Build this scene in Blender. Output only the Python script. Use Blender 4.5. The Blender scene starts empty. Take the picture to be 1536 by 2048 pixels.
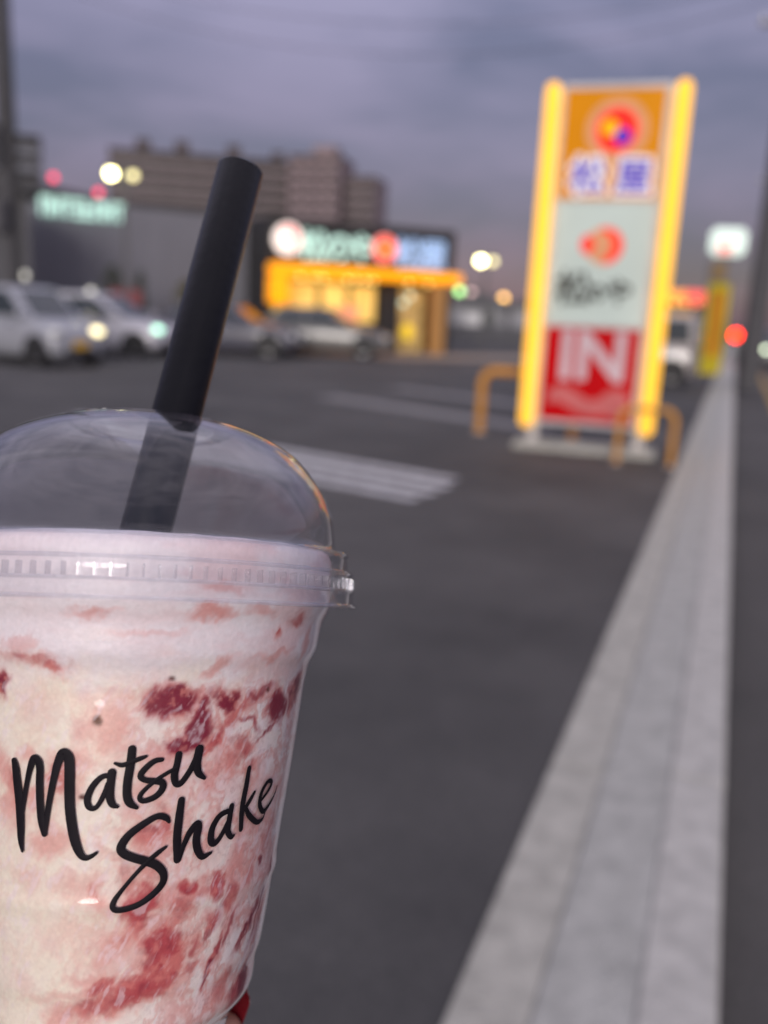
import bpy, bmesh, math, random
import numpy as np
from mathutils import Matrix, Vector
R=math.radians
random.seed(7); rng=np.random.default_rng(11)
scene=bpy.context.scene
COL=scene.collection

# ------------------------------------------------------------------ camera
cam=bpy.data.cameras.new('camera'); cob=bpy.data.objects.new('camera',cam); COL.objects.link(cob)
cob.matrix_world=Matrix(((0.9293700,-0.1251092,0.3473025,0.0),(0.3661782,0.1933106,-0.9102442,0.0),(0.0467427,0.9731283,0.2254693,1.5),(0,0,0,1)))
cam.sensor_fit='VERTICAL'; cam.sensor_height=36.0; cam.lens=30.76
cam.clip_start=0.01; cam.clip_end=3000
cam.dof.use_dof=True; cam.dof.focus_distance=0.180; cam.dof.aperture_fstop=8.9
scene.camera=cob
# ------------------------------------------------------------------ sky
SUN_EL,SUN_AZ=R(15),R(166)          # soft afterglow behind the photographer
world=bpy.data.worlds.new('World'); scene.world=world; world.use_nodes=True
nt=world.node_tree; nt.nodes.clear(); N=nt.nodes.new; LK=nt.links.new
out=N('ShaderNodeOutputWorld'); bg=N('ShaderNodeBackground'); LK(bg.outputs[0],out.inputs[0])
tc=N('ShaderNodeTexCoord'); sep=N('ShaderNodeSeparateXYZ'); LK(tc.outputs['Generated'],sep.inputs[0])
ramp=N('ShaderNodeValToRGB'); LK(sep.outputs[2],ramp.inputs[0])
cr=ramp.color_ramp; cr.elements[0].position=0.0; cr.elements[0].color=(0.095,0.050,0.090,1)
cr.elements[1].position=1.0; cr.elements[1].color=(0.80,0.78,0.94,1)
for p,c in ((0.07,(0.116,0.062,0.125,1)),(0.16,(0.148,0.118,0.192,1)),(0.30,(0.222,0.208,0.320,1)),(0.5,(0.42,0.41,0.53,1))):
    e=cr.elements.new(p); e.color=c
mp=N('ShaderNodeMapping'); mp.inputs['Scale'].default_value=(2.2,2.2,7.5); mp.inputs['Rotation'].default_value=(0.16,0.1,0.5)
LK(tc.outputs['Generated'],mp.inputs[0])
nz=N('ShaderNodeTexNoise'); nz.inputs['Scale'].default_value=1.6; nz.inputs['Detail'].default_value=5; nz.inputs['Roughness'].default_value=0.52; nz.inputs['Distortion'].default_value=0.5
LK(mp.outputs[0],nz.inputs['Vector'])
cl=N('ShaderNodeValToRGB'); LK(nz.outputs[0],cl.inputs[0])
cl.color_ramp.elements[0].position=0.36; cl.color_ramp.elements[0].color=(0.68,0.68,0.73,1)
cl.color_ramp.elements[1].position=0.66; cl.color_ramp.elements[1].color=(1.42,1.33,1.30,1)
mul=N('ShaderNodeMixRGB'); mul.blend_type='MULTIPLY'; mul.inputs[0].default_value=1.0
LK(ramp.outputs[0],mul.inputs[1]); LK(cl.outputs[0],mul.inputs[2])
sky=N('ShaderNodeTexSky'); sky.sky_type='NISHITA'; sky.sun_disc=False; sky.sun_elevation=SUN_EL; sky.sun_rotation=SUN_AZ
sc=N('ShaderNodeMixRGB'); sc.blend_type='ADD'; sc.inputs[0].default_value=0.02     # what little of the clear sky comes through the cloud
LK(mul.outputs[0],sc.inputs[1]); LK(sky.outputs[0],sc.inputs[2])
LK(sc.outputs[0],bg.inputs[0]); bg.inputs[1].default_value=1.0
# ------------------------------------------------------------------ sun (soft: light from the bright western cloud)
sun=bpy.data.lights.new('sun','SUN'); so=bpy.data.objects.new('sun',sun); COL.objects.link(so)
sun.energy=2.2; sun.angle=R(26); sun.color=(1.0,0.93,0.88)
sd=Vector((math.sin(SUN_AZ)*math.cos(SUN_EL),math.cos(SUN_AZ)*math.cos(SUN_EL),math.sin(SUN_EL)))
so.rotation_euler=sd.to_track_quat('Z','Y').to_euler()
# ------------------------------------------------------------------ render
vs=scene.view_settings; vs.view_transform='Standard'; vs.look='None'; vs.exposure=0; vs.gamma=1; vs.use_curve_mapping=False
scene.render.engine='CYCLES'; cy=scene.cycles
cy.use_denoising=True; cy.max_bounces=14; cy.transparent_max_bounces=40; cy.transmission_bounces=8; cy.glossy_bounces=6
cy.caustics_reflective=False; cy.caustics_refractive=False; cy.sample_clamp_indirect=6

# ------------------------------------------------------------------ helpers
def mat(name,col,rough=0.6,metal=0.0,var=0.12,scale=6.0,bump=0.0,bscale=None,emit=None,estr=0.0,spec=0.5,coat=0.0):
    m=bpy.data.materials.new(name); m.use_nodes=True; t=m.node_tree; p=t.nodes['Principled BSDF']
    tcn=t.nodes.new('ShaderNodeTexCoord'); n=t.nodes.new('ShaderNodeTexNoise'); n.inputs['Scale'].default_value=scale; n.inputs['Detail'].default_value=5
    t.links.new(tcn.outputs['Object'],n.inputs['Vector'])
    r=t.nodes.new('ShaderNodeValToRGB'); t.links.new(n.outputs[0],r.inputs[0])
    r.color_ramp.elements[0].position=0.3; r.color_ramp.elements[1].position=0.7
    r.color_ramp.elements[0].color=(*[c*(1-var) for c in col],1); r.color_ramp.elements[1].color=(*[min(1,c*(1+var)) for c in col],1)
    t.links.new(r.outputs[0],p.inputs['Base Color'])
    p.inputs['Roughness'].default_value=rough; p.inputs['Metallic'].default_value=metal; p.inputs['Specular IOR Level'].default_value=spec
    p.inputs['Coat Weight'].default_value=coat; p.inputs['Coat Roughness'].default_value=0.08
    if bump:
        b=t.nodes.new('ShaderNodeBump'); b.inputs['Strength'].default_value=bump; b.inputs['Distance'].default_value=0.02
        n2=t.nodes.new('ShaderNodeTexNoise'); n2.inputs['Scale'].default_value=bscale or scale*8; n2.inputs['Detail'].default_value=4
        t.links.new(tcn.outputs['Object'],n2.inputs['Vector']); t.links.new(n2.outputs[0],b.inputs['Height']); t.links.new(b.outputs[0],p.inputs['Normal'])
    if emit:
        r2=t.nodes.new('ShaderNodeValToRGB'); t.links.new(n.outputs[0],r2.inputs[0])
        r2.color_ramp.elements[0].position=0.3; r2.color_ramp.elements[1].position=0.7
        r2.color_ramp.elements[0].color=(*[c*(1-var) for c in emit],1); r2.color_ramp.elements[1].color=(*emit,1)
        t.links.new(r2.outputs[0],p.inputs['Emission Color']); p.inputs['Emission Strength'].default_value=estr
    return m
class MB:
    def __init__(s): s.v=[]; s.f=[]
    def add(s,v,f):
        o=len(s.v); s.v+= [tuple(p) for p in v]; s.f+=[tuple(i+o for i in q) for q in f]; return s
    def box(s,x0,x1,y0,y1,z0,z1):
        return s.add([(x0,y0,z0),(x1,y0,z0),(x1,y1,z0),(x0,y1,z0),(x0,y0,z1),(x1,y0,z1),(x1,y1,z1),(x0,y1,z1)],
            [(0,3,2,1),(4,5,6,7),(0,1,5,4),(1,2,6,5),(2,3,7,6),(3,0,4,7)])
    def prism(s,poly,axis,a0,a1):          # polygon in the other two axes, extruded along axis
        n=len(poly)
        def P(p,a): return {'x':(a,p[0],p[1]),'y':(p[0],a,p[1]),'z':(p[0],p[1],a)}[axis]
        v=[P(p,a0) for p in poly]+[P(p,a1) for p in poly]
        f=[tuple(range(n))[::-1],tuple(range(n,2*n))]+[(i,(i+1)%n,n+(i+1)%n,n+i) for i in range(n)]
        return s.add(v,f)
    def tube(s,pts,rad,n=12,cap=True):
        pts=[Vector(p) for p in pts]; rads=rad if isinstance(rad,(list,tuple)) else [rad]*len(pts)
        up=None; rings=[]
        for i,p in enumerate(pts):
            d=(pts[min(i+1,len(pts)-1)]-pts[max(i-1,0)]).normalized()
            if up is None:
                up=d.orthogonal().normalized()
            up=(up-d*up.dot(d)).normalized(); w=d.cross(up)
            rings.append([p+(up*math.cos(2*math.pi*k/n)+w*math.sin(2*math.pi*k/n))*rads[i] for k in range(n)])
        v=[q for r_ in rings for q in r_]
        f=[(i*n+k,i*n+(k+1)%n,(i+1)*n+(k+1)%n,(i+1)*n+k) for i in range(len(pts)-1) for k in range(n)]
        if cap: f+=[tuple(range(n))[::-1],tuple((len(pts)-1)*n+k for k in range(n))]
        return s.add(v,f)
    def cyl(s,c,r,z0,z1,n=24): return s.tube([(c[0],c[1],z0),(c[0],c[1],z1)],r,n)
    def lathe(s,prof,n=64,closed=False):
        v=[(r_*math.cos(2*math.pi*k/n),r_*math.sin(2*math.pi*k/n),h) for r_,h in prof for k in range(n)]
        m=len(prof); rng_=range(m if closed else m-1)
        f=[(i*n+k,i*n+(k+1)%n,((i+1)%m)*n+(k+1)%n,((i+1)%m)*n+k) for i in rng_ for k in range(n)]
        return s.add(v,f)
    def sphere(s,c,r,n=12,m=8,sq=(1,1,1)):
        v=[];f=[]
        for i in range(m+1):
            a=math.pi*i/m
            for k in range(n):
                b=2*math.pi*k/n; v.append((c[0]+r*sq[0]*math.sin(a)*math.cos(b),c[1]+r*sq[1]*math.sin(a)*math.sin(b),c[2]+r*sq[2]*math.cos(a)))
        for i in range(m):
            for k in range(n): f.append((i*n+k,(i+1)*n+k,(i+1)*n+(k+1)%n,i*n+(k+1)%n))
        return s.add(v,f)
    def mesh(s,name,m,smooth=False,bevel=0):
        me=bpy.data.meshes.new(name); me.from_pydata(s.v,[],s.f); me.validate()
        bm=bmesh.new(); bm.from_mesh(me)
        bmesh.ops.remove_doubles(bm,verts=bm.verts,dist=1e-7)
        if bevel: bmesh.ops.bevel(bm,geom=[e for e in bm.edges if e.calc_face_angle(0)>0.6],offset=bevel,segments=2,affect='EDGES',clamp_overlap=True)
        bmesh.ops.recalc_face_normals(bm,faces=bm.faces); bm.to_mesh(me); bm.free()
        if m: me.materials.append(m)
        if smooth:
            me.polygons.foreach_set('use_smooth',[True]*len(me.polygons))
            me.set_sharp_from_angle(angle=R(40))
        return me
    def build(s,name,m,parent=None,smooth=False,bevel=0,loc=None,label=None):
        return obj(name,s.mesh(name,m,smooth,bevel),parent,loc,label)
def obj(name,me,parent=None,loc=None,label=None,rot=None):
    o=bpy.data.objects.new(name,me); COL.objects.link(o)
    if parent: o.parent=parent
    if loc is not None: o.location=loc
    if rot is not None: o.rotation_euler=rot
    if label: o['label']=label
    return o
def thing(name,label,cat,loc=(0,0,0),rz=0,group=None):
    o=bpy.data.objects.new(name,None); COL.objects.link(o); o.location=loc; o.rotation_euler=(0,0,rz); o.empty_display_size=0.1
    o['label']=label; o['category']=cat
    if group: o['group']=group
    return o
def tag(o,label,cat,group=None):
    o['label']=label; o['category']=cat
    if group: o['group']=group
    return o
def struct(o): o['kind']='structure'; return o
def text_mesh(name,body,size,m,extrude=0.005,offset=0.0,align='CENTER',res=4):
    c=bpy.data.curves.new('tmp','FONT'); c.body=body; c.size=size; c.extrude=extrude; c.offset=offset; c.align_x=align; c.align_y='CENTER'; c.resolution_u=res
    o=bpy.data.objects.new('tmp',c); COL.objects.link(o)
    dg=bpy.context.evaluated_depsgraph_get(); me=bpy.data.meshes.new_from_object(o.evaluated_get(dg)); me.name=name
    bpy.data.objects.remove(o); bpy.data.curves.remove(c)
    me.materials.clear(); me.materials.append(m); return me
def copy_tree(o,parent=None):
    c=o.copy(); COL.objects.link(c)
    if parent: c.parent=parent
    for ch in list(o.children): copy_tree(ch,c)
    return c
def bold_text(name,body,size,m,r,extrude=0.003,lift=0.00012,n=10):
    base=text_mesh(name,body,size,m,extrude); acc=bmesh.new()
    for k in range(n+1):
        a=2*math.pi*k/n; rr_=0 if k==n else r
        q=bmesh.new(); q.from_mesh(base); bmesh.ops.translate(q,vec=(rr_*math.cos(a),rr_*math.sin(a),k*lift),verts=q.verts)
        tm=bpy.data.meshes.new('tmp'); q.to_mesh(tm); q.free(); acc.from_mesh(tm); bpy.data.meshes.remove(tm)
    bpy.data.meshes.remove(base); hm=bpy.data.meshes.new(name); acc.to_mesh(hm); acc.free(); hm.materials.append(m); return hm
UPRIGHT=(R(90),0,0)     # text standing up, facing local -y
def disc(r,n=32): return [(r*math.cos(2*math.pi*k/n),r*math.sin(2*math.pi*k/n)) for k in range(n)]
# ================================================================== SETTING
def ground_mat(name,col,light,spots=True):
    m=bpy.data.materials.new(name); m.use_nodes=True; t=m.node_tree; p=t.nodes['Principled BSDF']; L=t.links.new
    g=t.nodes.new('ShaderNodeTexCoord')
    def nz_(s,d=4,ro=0.6):
        n=t.nodes.new('ShaderNodeTexNoise'); n.inputs['Scale'].default_value=s; n.inputs['Detail'].default_value=d; n.inputs['Roughness'].default_value=ro; L(g.outputs['Object'],n.inputs['Vector']); return n
    a=nz_(0.55,6); b=nz_(60,3); v=t.nodes.new('ShaderNodeTexVoronoi'); v.inputs['Scale'].default_value=110; L(g.outputs['Object'],v.inputs['Vector'])
    r=t.nodes.new('ShaderNodeValToRGB'); L(a.outputs[0],r.inputs[0]); r.color_ramp.elements[0].position=0.36; r.color_ramp.elements[1].position=0.64
    r.color_ramp.elements[0].color=(*[c*0.86 for c in col],1); r.color_ramp.elements[1].color=(*light,1)
    r2=t.nodes.new('ShaderNodeValToRGB'); L(v.outputs['Color'],r2.inputs[0]); r2.color_ramp.elements[0].color=(0.72,0.72,0.73,1); r2.color_ramp.elements[1].color=(1.35,1.34,1.32,1)
    mx=t.nodes.new('ShaderNodeMixRGB'); mx.blend_type='MULTIPLY'; mx.inputs[0].default_value=0.75; L(r.outputs[0],mx.inputs[1]); L(r2.outputs[0],mx.inputs[2])
    L(mx.outputs[0],p.inputs['Base Color']); p.inputs['Roughness'].default_value=0.78; p.inputs['Specular IOR Level'].default_value=0.35
    bp=t.nodes.new('ShaderNodeBump'); bp.inputs['Strength'].default_value=0.6; bp.inputs['Distance'].default_value=0.006; L(v.outputs['Distance'],bp.inputs['Height']); L(bp.outputs[0],p.inputs['Normal'])
    return m
M_asph=ground_mat('asphalt_lot',(0.056,0.0555,0.055),(0.094,0.091,0.088))
M_road=ground_mat('asphalt_road',(0.070,0.067,0.064),(0.086,0.082,0.078))
M_line=mat('worn_white_paint',(0.50,0.50,0.50),0.7,var=0.35,scale=9,bump=0.2)
M_line2=mat('faded_white_paint',(0.21,0.205,0.20),0.75,var=0.35,scale=7,bump=0.2)
M_yline=mat('yellow_road_paint',(0.34,0.22,0.06),0.7,var=0.25,scale=7)
M_conc=mat('kerb_concrete',(0.425,0.425,0.385),0.85,var=0.16,scale=14,bump=0.6,bscale=70)
M_conc2=mat('gutter_concrete',(0.405,0.395,0.345),0.85,var=0.18,scale=12,bump=0.5,bscale=70)
M_conc3=mat('kerb_top_concrete',(0.455,0.445,0.405),0.8,var=0.16,scale=15,bump=0.4,bscale=70)
M_pave=mat('pavement_concrete',(0.30,0.25,0.20),0.85,var=0.15,scale=3)

struct(MB().add([(-420,-60,-0.20),(420,-60,-0.20),(420,600,-0.20),(-420,600,-0.20)],[(0,1,2,3)]).build('ground',M_road))
struct(MB().box(-70,-0.40,-12,80,-0.19,0).build('parking_lot',M_asph))
struct(MB().box(0.155,7.5,-12,400,-0.19,-0.10).build('road',M_road))
kerb=struct(MB().box(-0.40,0.155,-12,90,-0.19,-0.03).build('kerb',M_conc2))
SEG=2.0
def stone(y1,prof): return MB().prism(prof,'y',0.0012,y1-0.0012)
gut=stone(SEG,[(-0.398,-0.03),(-0.230,-0.03),(-0.230,0.006),(-0.398,0.014)]).mesh('gutter_slab',M_conc2,bevel=0.0015)
mid=stone(SEG,[(-0.2275,-0.03),(-0.016,-0.03),(-0.016,0.054),(-0.214,0.012),(-0.2275,0.004)]).mesh('kerb_stone',M_conc,bevel=0.0015)
top=stone(SEG,[(-0.0145,-0.03),(0.152,-0.03),(0.152,0.048),(0.138,0.060),(-0.008,0.059),(-0.0145,0.054)]).mesh('kerb_top_stone',M_conc3,bevel=0.0015)
for k in range(22):
    y=-1.2+k*SEG
    for nme,me in (('gutter_slab',gut),('kerb_stone',mid),('kerb_top_stone',top)):
        o=obj(nme,me,kerb,(random.uniform(-.001,.001),y,random.uniform(-0.0015,0.0015)))
# painted lines (flush sheets)
def sheet(name,poly,z,m): return struct(MB().add([(x,y,z) for x,y in poly],[tuple(range(len(poly)))]).build(name,m))
def stripe(name,a,b,w,z,m):
    a=Vector(a);b=Vector(b); d=(b-a).normalized(); n=Vector((-d.y,d.x))*w/2
    return sheet(name,[a-n,b-n,b+n,a+n],z,m)
for i,(a,b,w) in enumerate([((-7.7,8.98),(-2.22,7.60),0.20),((-7.4,8.56),(-2.18,7.26),0.20),((-7.2,8.18),(-2.20,6.92),0.19),((-7.0,7.80),(-2.25,6.62),0.16)]):
    stripe('painted_stripe',a,b,w,0.004,M_line)
stripe('parking_line',(-6.4,13.65),(-2.2,11.85),0.62,0.004,M_line2)
stripe('parking_line',(-6.1,16.2),(-2.6,14.75),0.60,0.004,M_line2)
stripe('parking_line',(-15.5,18.05),(-12.6,18.45),0.16,0.004,M_line2)
stripe('parking_line',(-18.0,13.2),(-12.5,12.7),0.16,0.004,M_line2)
stripe('centre_line',(0.95,14),(1.25,140),0.16,-0.096,M_yline)

# pavement apron in front of the restaurant
sheet('pavement',[(-13.2,26.2),(-11.2,24.6),(-4.0,32.5),(-6.0,36.0)],0.004,M_pave)
# ================================================================== BUILDINGS
M_white=mat('white_panel',(0.62,0.62,0.62),0.5); M_black=mat('black_cladding',(0.022,0.021,0.022),0.55,bump=0.2)
M_greywall=mat('grey_metal_siding',(0.205,0.207,0.235),0.65,var=0.07,scale=0.6)
M_dark=mat('dark_grey_coping',(0.045,0.046,0.052),0.6)
M_orange=mat('lit_orange_canopy',(0.8,0.35,0.0),0.5,emit=(1.0,0.33,0.0),estr=1.0,var=0.05)
M_canopy_dim=mat('brown_pillar',(0.42,0.22,0.07),0.6)
M_lit=mat('lit_interior',(0.7,0.5,0.2),0.7,emit=(0.92,0.56,0.055),estr=0.66,var=0.35,scale=1.6)
M_litdim=mat('dim_interior',(0.5,0.35,0.15),0.7,emit=(0.55,0.33,0.06),estr=0.42,var=0.5,scale=2)
M_glow_green=mat('lit_mint_letters',(0.25,0.32,0.29),0.4,emit=(0.57,0.90,0.78),estr=1.1,var=0.04)
M_glow_blue=mat('lit_pale_blue_letters',(0.22,0.25,0.32),0.4,emit=(0.38,0.60,0.98),estr=1.0,var=0.04)
M_glow_white=mat('lit_white_disc',(0.8,0.78,0.75),0.4,emit=(1.0,0.84,0.74),estr=1.0,var=0.03)
M_glow_pink=mat('lit_pink_mark',(0.8,0.3,0.3),0.4,emit=(1.0,0.33,0.30),estr=0.9,var=0.05)
M_glow_red=mat('lit_red_disc',(0.8,0.1,0.05),0.4,emit=(1.0,0.12,0.05),estr=1.0,var=0.05)
M_glow_deep=mat('lit_orange_dot',(0.9,0.3,0.0),0.4,emit=(1.0,0.25,0.0),estr=1.3,var=0.03)
M_down=mat('downlight_lens',(0.9,0.8,0.5),0.4,emit=(1.0,0.72,0.25),estr=9,var=0.02)
M_poster=mat('orange_poster',(0.7,0.3,0.2),0.6,emit=(1.0,0.32,0.16),estr=0.55,var=0.3,scale=5)
M_glass=mat('dark_window_glass',(0.03,0.04,0.045),0.08,spec=0.8)
M_frame=mat('bronze_frame',(0.05,0.045,0.04),0.4,metal=0.5)

# --- restaurant: facade along local x, front is local -y
rest=thing('restaurant','single storey black restaurant with a lit orange canopy and glowing round and lettered signs','restaurant',(-14.66,26.72,0),math.atan2(4.83,4.99))
def W(x0,x1,y0,y1,z0,z1,name,m,parent=rest,label=None,bevel=0.01): return MB().box(x0,x1,y0,y1,z0,z1).build(name,m,parent,bevel=bevel,label=label)
W(0,6.95,0.25,9.0,2.95,4.36,'parapet_wall',M_black)
W(0,6.95,8.8,9.0,0,2.94,'rear_wall',M_black); W(0,0.2,0.3,8.8,0,2.94,'side_wall',M_black); W(6.75,6.95,0.3,8.8,0,2.94,'side_wall',M_black)
W(0.21,6.74,0.5,8.79,2.80,2.94,'ceiling',M_white); W(0.21,6.74,0.5,8.79,0.0,0.05,'floor',M_pave)
W(0.0,4.05,0.26,0.5,0,0.95,'dado_wall',M_black); W(4.08,4.80,0.26,0.5,0,2.93,'entrance_wall',M_black)
W(-0.05,6.93,-0.55,0.24,2.48,2.84,'canopy',M_orange,bevel=0.04)
W(-0.05,0.50,-0.55,0.24,1.52,2.435,'canopy_drop',M_orange,bevel=0.04)
W(5.88,6.38,-0.45,-0.05,0,2.435,'pillar',M_canopy_dim)
W(0.66,4.0,3.2,3.3,0.06,2.79,'back_counter_wall',M_lit); W(4.82,5.84,2.2,2.3,0.06,2.79,'lobby_wall',M_litdim)
W(6.40,6.74,0.26,0.5,0,2.93,'corner_wall',M_black)
for x0,x1 in ((0.70,1.80),(1.86,2.90),(2.96,3.98)):
    f=MB()
    for a in ((x0,x0+.05,0.28,.36,.96,2.34),(x1-.05,x1,0.28,.36,.96,2.34),(x0+.052,x1-.052,.28,.36,.96,1.01),(x0+.052,x1-.052,.28,.36,2.29,2.34)): f.box(*a)
    fr=f.build('window',M_frame,rest)
    MB().box(x0+.052,x1-.052,.34,.352,1.012,2.288).build('lit_pane',M_lit,fr)
pw=W(2.55,3.25,0.24,0.262,1.0,1.55,'poster',M_poster)
f=MB()
for a in ((4.84,4.9,0.28,.36,0,2.34),(5.80,5.86,0.28,.36,0,2.34),(4.902,5.798,.28,.36,2.27,2.34),(5.32,5.38,.28,.36,0.02,2.268)): f.box(*a)
dr=f.build('door',M_frame,rest); MB().box(4.902,5.318,.33,.342,0.02,2.26).build('door_pane',M_litdim,dr); MB().box(5.382,5.798,.33,.342,0.02,2.26).build('door_pane',M_litdim,dr)
MB().sphere((5.2,0.20,0.75),0.22,sq=(1,.3,1.3)).build('yellow_lantern',mat('yellow_lantern',(0.7,0.5,0.02),0.5,emit=(0.9,0.6,0.0),estr=0.6),rest)
for x in (4.98,5.25): MB().sphere((x,0.22,1.75 if x<5.1 else 2.0),0.10,sq=(1,.3,1)).build('entrance_lamp',mat('pale_lamp',(0.6,0.7,0.6),0.5,emit=(0.6,0.8,0.62),estr=1.3),rest)
for x in (0.95,1.5,1.75,2.65,2.95,3.3,3.6,4.95,5.7):
    MB().cyl((x,-0.30),0.05,2.41,2.437,16).build('downlight',M_down,rest)
def sdisc(x,z,r,y,m,name,parent,label=None): return MB().prism([(x+a,z+b) for a,b in disc(r)],'y',y,y+0.05).build(name,m,parent,label=label)
d1=sdisc(0.62,3.64,0.50,0.10,M_glow_white,'sign_disc',rest,'white disc with a pink crescent')
cres=[(0.62+0.40*math.cos(a),3.64+0.40*math.sin(a)) for a in np.linspace(-0.9,2.2,24)]+[(0.56+0.24*math.cos(a),3.64+0.24*math.sin(a)) for a in np.linspace(2.0,-0.7,24)]
MB().prism(cres,'y',0.06,0.098).build('crescent_mark',M_glow_pink,d1)
for ch,x in (('松',1.55),('の',2.45),('や',3.30)):
    obj('sign_letter',bold_text('sign_letter',ch,1.05,M_glow_green,.02,.02,.001),rest,(x,0.17,3.42),rot=UPRIGHT)
d2=sdisc(4.14,3.56,0.46,0.10,M_glow_pink,'sign_disc',rest,'red disc with an orange dot'); sdisc(4.14,3.56,0.37,0.06,M_glow_red,'red_disc',d2); sdisc(4.16,3.54,0.13,0.02,M_glow_deep,'orange_dot',d2)
for ch,x in (('松',5.08),('屋',6.05)):
    obj('sign_letter',bold_text('sign_letter',ch,1.08,M_glow_blue,.02,.02,.001),rest,(x,0.17,3.40),rot=UPRIGHT)

# --- grey store to the left
ang=math.atan2(6.82,4.40); gs=thing('grey_store','long windowless grey metal store with mint lit letters on its roof edge','store',(-21.9,21.3,0),ang)
L_=9.95
NP=11; L0=1.5
for k in range(NP):
    MB().box(L0+k*(L_-L0)/NP+0.006,L0+(k+1)*(L_-L0)/NP-0.006,0,0.12,0,4.45).build('wall_panel',M_greywall,gs)
MB().box(L0,L_,0.122,8,0,4.42).build('wall',M_greywall,gs)
MB().box(L0-.02,L_+.02,-0.03,0.5,4.455,4.55).build('coping',M_dark,gs)
MB().prism([(1.6,4.56),(4.2,4.56),(3.9,4.72),(1.6,4.95)],'y',0.6,6.0).build('roof_box',M_dark,gs)
LT=[[(0,.12,0,.6),(.12,.46,.48,.6),(.34,.46,0,.48)],[(0,.46,.48,.6),(.17,.29,0,.48)],[(0,.12,0,.6),(.12,.4,.24,.36),(.12,.46,0,.12)],[(.0,.12,0,.6),(.34,.46,0,.6),(.12,.34,.24,.36)],[(0,.46,0,.12),(0,.46,.24,.36),(0,.46,.48,.6)]]
for i in range(8):
    mb=MB()
    for a,b,c,d in LT[(i*3)%5]: mb.box(a*.66,b*.66,-0.08,-0.02,c*.95,d*.95)
    mb.build('sign_letter',M_glow_green,gs,loc=(1.95+i*0.338,-0.06,3.90))

# --- far apartment block (about 250 m away)
M_apt=mat('brown_apartment_wall',(0.080,0.066,0.070),0.8,var=0.1,scale=0.3); M_aptb=mat('brown_balcony',(0.185,0.152,0.158),0.8,var=0.1,scale=0.3)
M_apt2=mat('pink_grey_wall',(0.27,0.21,0.222),0.8,var=0.1,scale=0.3); M_win=mat('apartment_glass',(0.03,0.027,0.03),0.35)
def apartments(name,label,loc,rz,Lx,D,floors,fh,bays,wm,bm_,heads,first=0):
    t=thing(name,label,'apartment block',loc,rz)
    MB().box(0,Lx,1.5,D,0,floors*fh+0.6).build('wall',wm,t)
    for fl in range(first,floors):
        MB().box(0,Lx,0,1.49,fl*fh-0.1,fl*fh+0.12).box(0,Lx,0,0.12,fl*fh+0.122,fl*fh+1.15).build('balcony',bm_,t)
    w=MB().box(-1.1,1.1,1.38,1.49,0.15,2.3).mesh('window',M_win)
    for fl in range(first,floors):
        for b in range(bays): obj('window',w,t,((b+.5)*Lx/bays,0,fl*fh))
    for b in range(0,bays+1,2): MB().box(max(0,b*Lx/bays-.12),min(Lx,b*Lx/bays+.12),0.13,1.485,first*fh,floors*fh-.2).build('party_wall',bm_,t)
    for x0,x1,y0,y1,h in heads: MB().box(x0,x1,y0,y1,floors*fh+0.605,floors*fh+0.6+h).build('roof_house',wm,t)
    MB().box(-.2,Lx+.2,-.1,D,floors*fh+0.3,floors*fh+0.6).build('roof_slab',bm_,t)
    return t
apartments('apartment_block','wide dark brown apartment block with four roof houses beyond the grey store',(-155,196,0),math.atan2(27,43),51,12,13,2.93,17,M_apt,M_aptb,[(6.5,10,3,8,3.2),(16.5,20,3,8,3.4),(30,33.5,3,8,3.4),(42,45,3,8,2.6)],first=4)
apartments('apartment_block','narrow pinkish apartment block right of the wide brown block',(-111.0,211,0),math.atan2(3,20.5),13.5,14,13,2.93,4,M_apt2,M_apt2,[(5.5,11.5,3,8,2.6)],first=5)
apartments('apartment_block','low pinkish apartment wing at the right end of the far blocks',(-97.0,216,0),math.atan2(3,20.5),7.5,14,12,2.80,3,M_apt2,M_aptb,[],first=5)
M_tow=mat('blue_grey_tower_wall',(0.095,0.10,0.12),0.8,var=0.1,scale=0.3); M_towb=mat('blue_grey_balcony',(0.16,0.168,0.195),0.8,scale=0.3)
apartments('apartment_tower','blue grey apartment tower behind the left utility pole','' and (0,0,0) or (-139,118,0),math.atan2(9.5,11),24,14,10,2.85,8,M_tow,M_towb,[],first=1)
# --- dark house at the far left
M_house=mat('dark_house_wall',(0.095,0.095,0.105),0.8,scale=1); M_house2=mat('pale_downpipe',(0.26,0.25,0.24),0.7)
h=thing('dark_house','dark grey two storey house behind the parked silver car at the left edge','house',(-18.35,19.80,0),0.75)
MB().box(-8,0,0,2.3,0,4.1).build('wall',M_house,h); MB().prism([(-8.3,4.11),(0.25,4.11),(0.25,4.28),(-4,4.75),(-8.3,4.28)],'y',-0.3,2.5).build('roof',M_dark,h)
for x in (-5.6,-3.9,-2.2): 
    f=MB().box(x-.5,x+.5,-.06,-.002,2.6,3.7).build('window',M_frame,h); MB().box(x-.43,x+.43,-.075,-.062,2.67,3.63).build('pane',M_glass,f)
for x in (-6.4,-1.1,-0.35): MB().cyl((x,-0.08),0.06,0,4.05,10).build('downpipe',M_house2,h)
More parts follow.
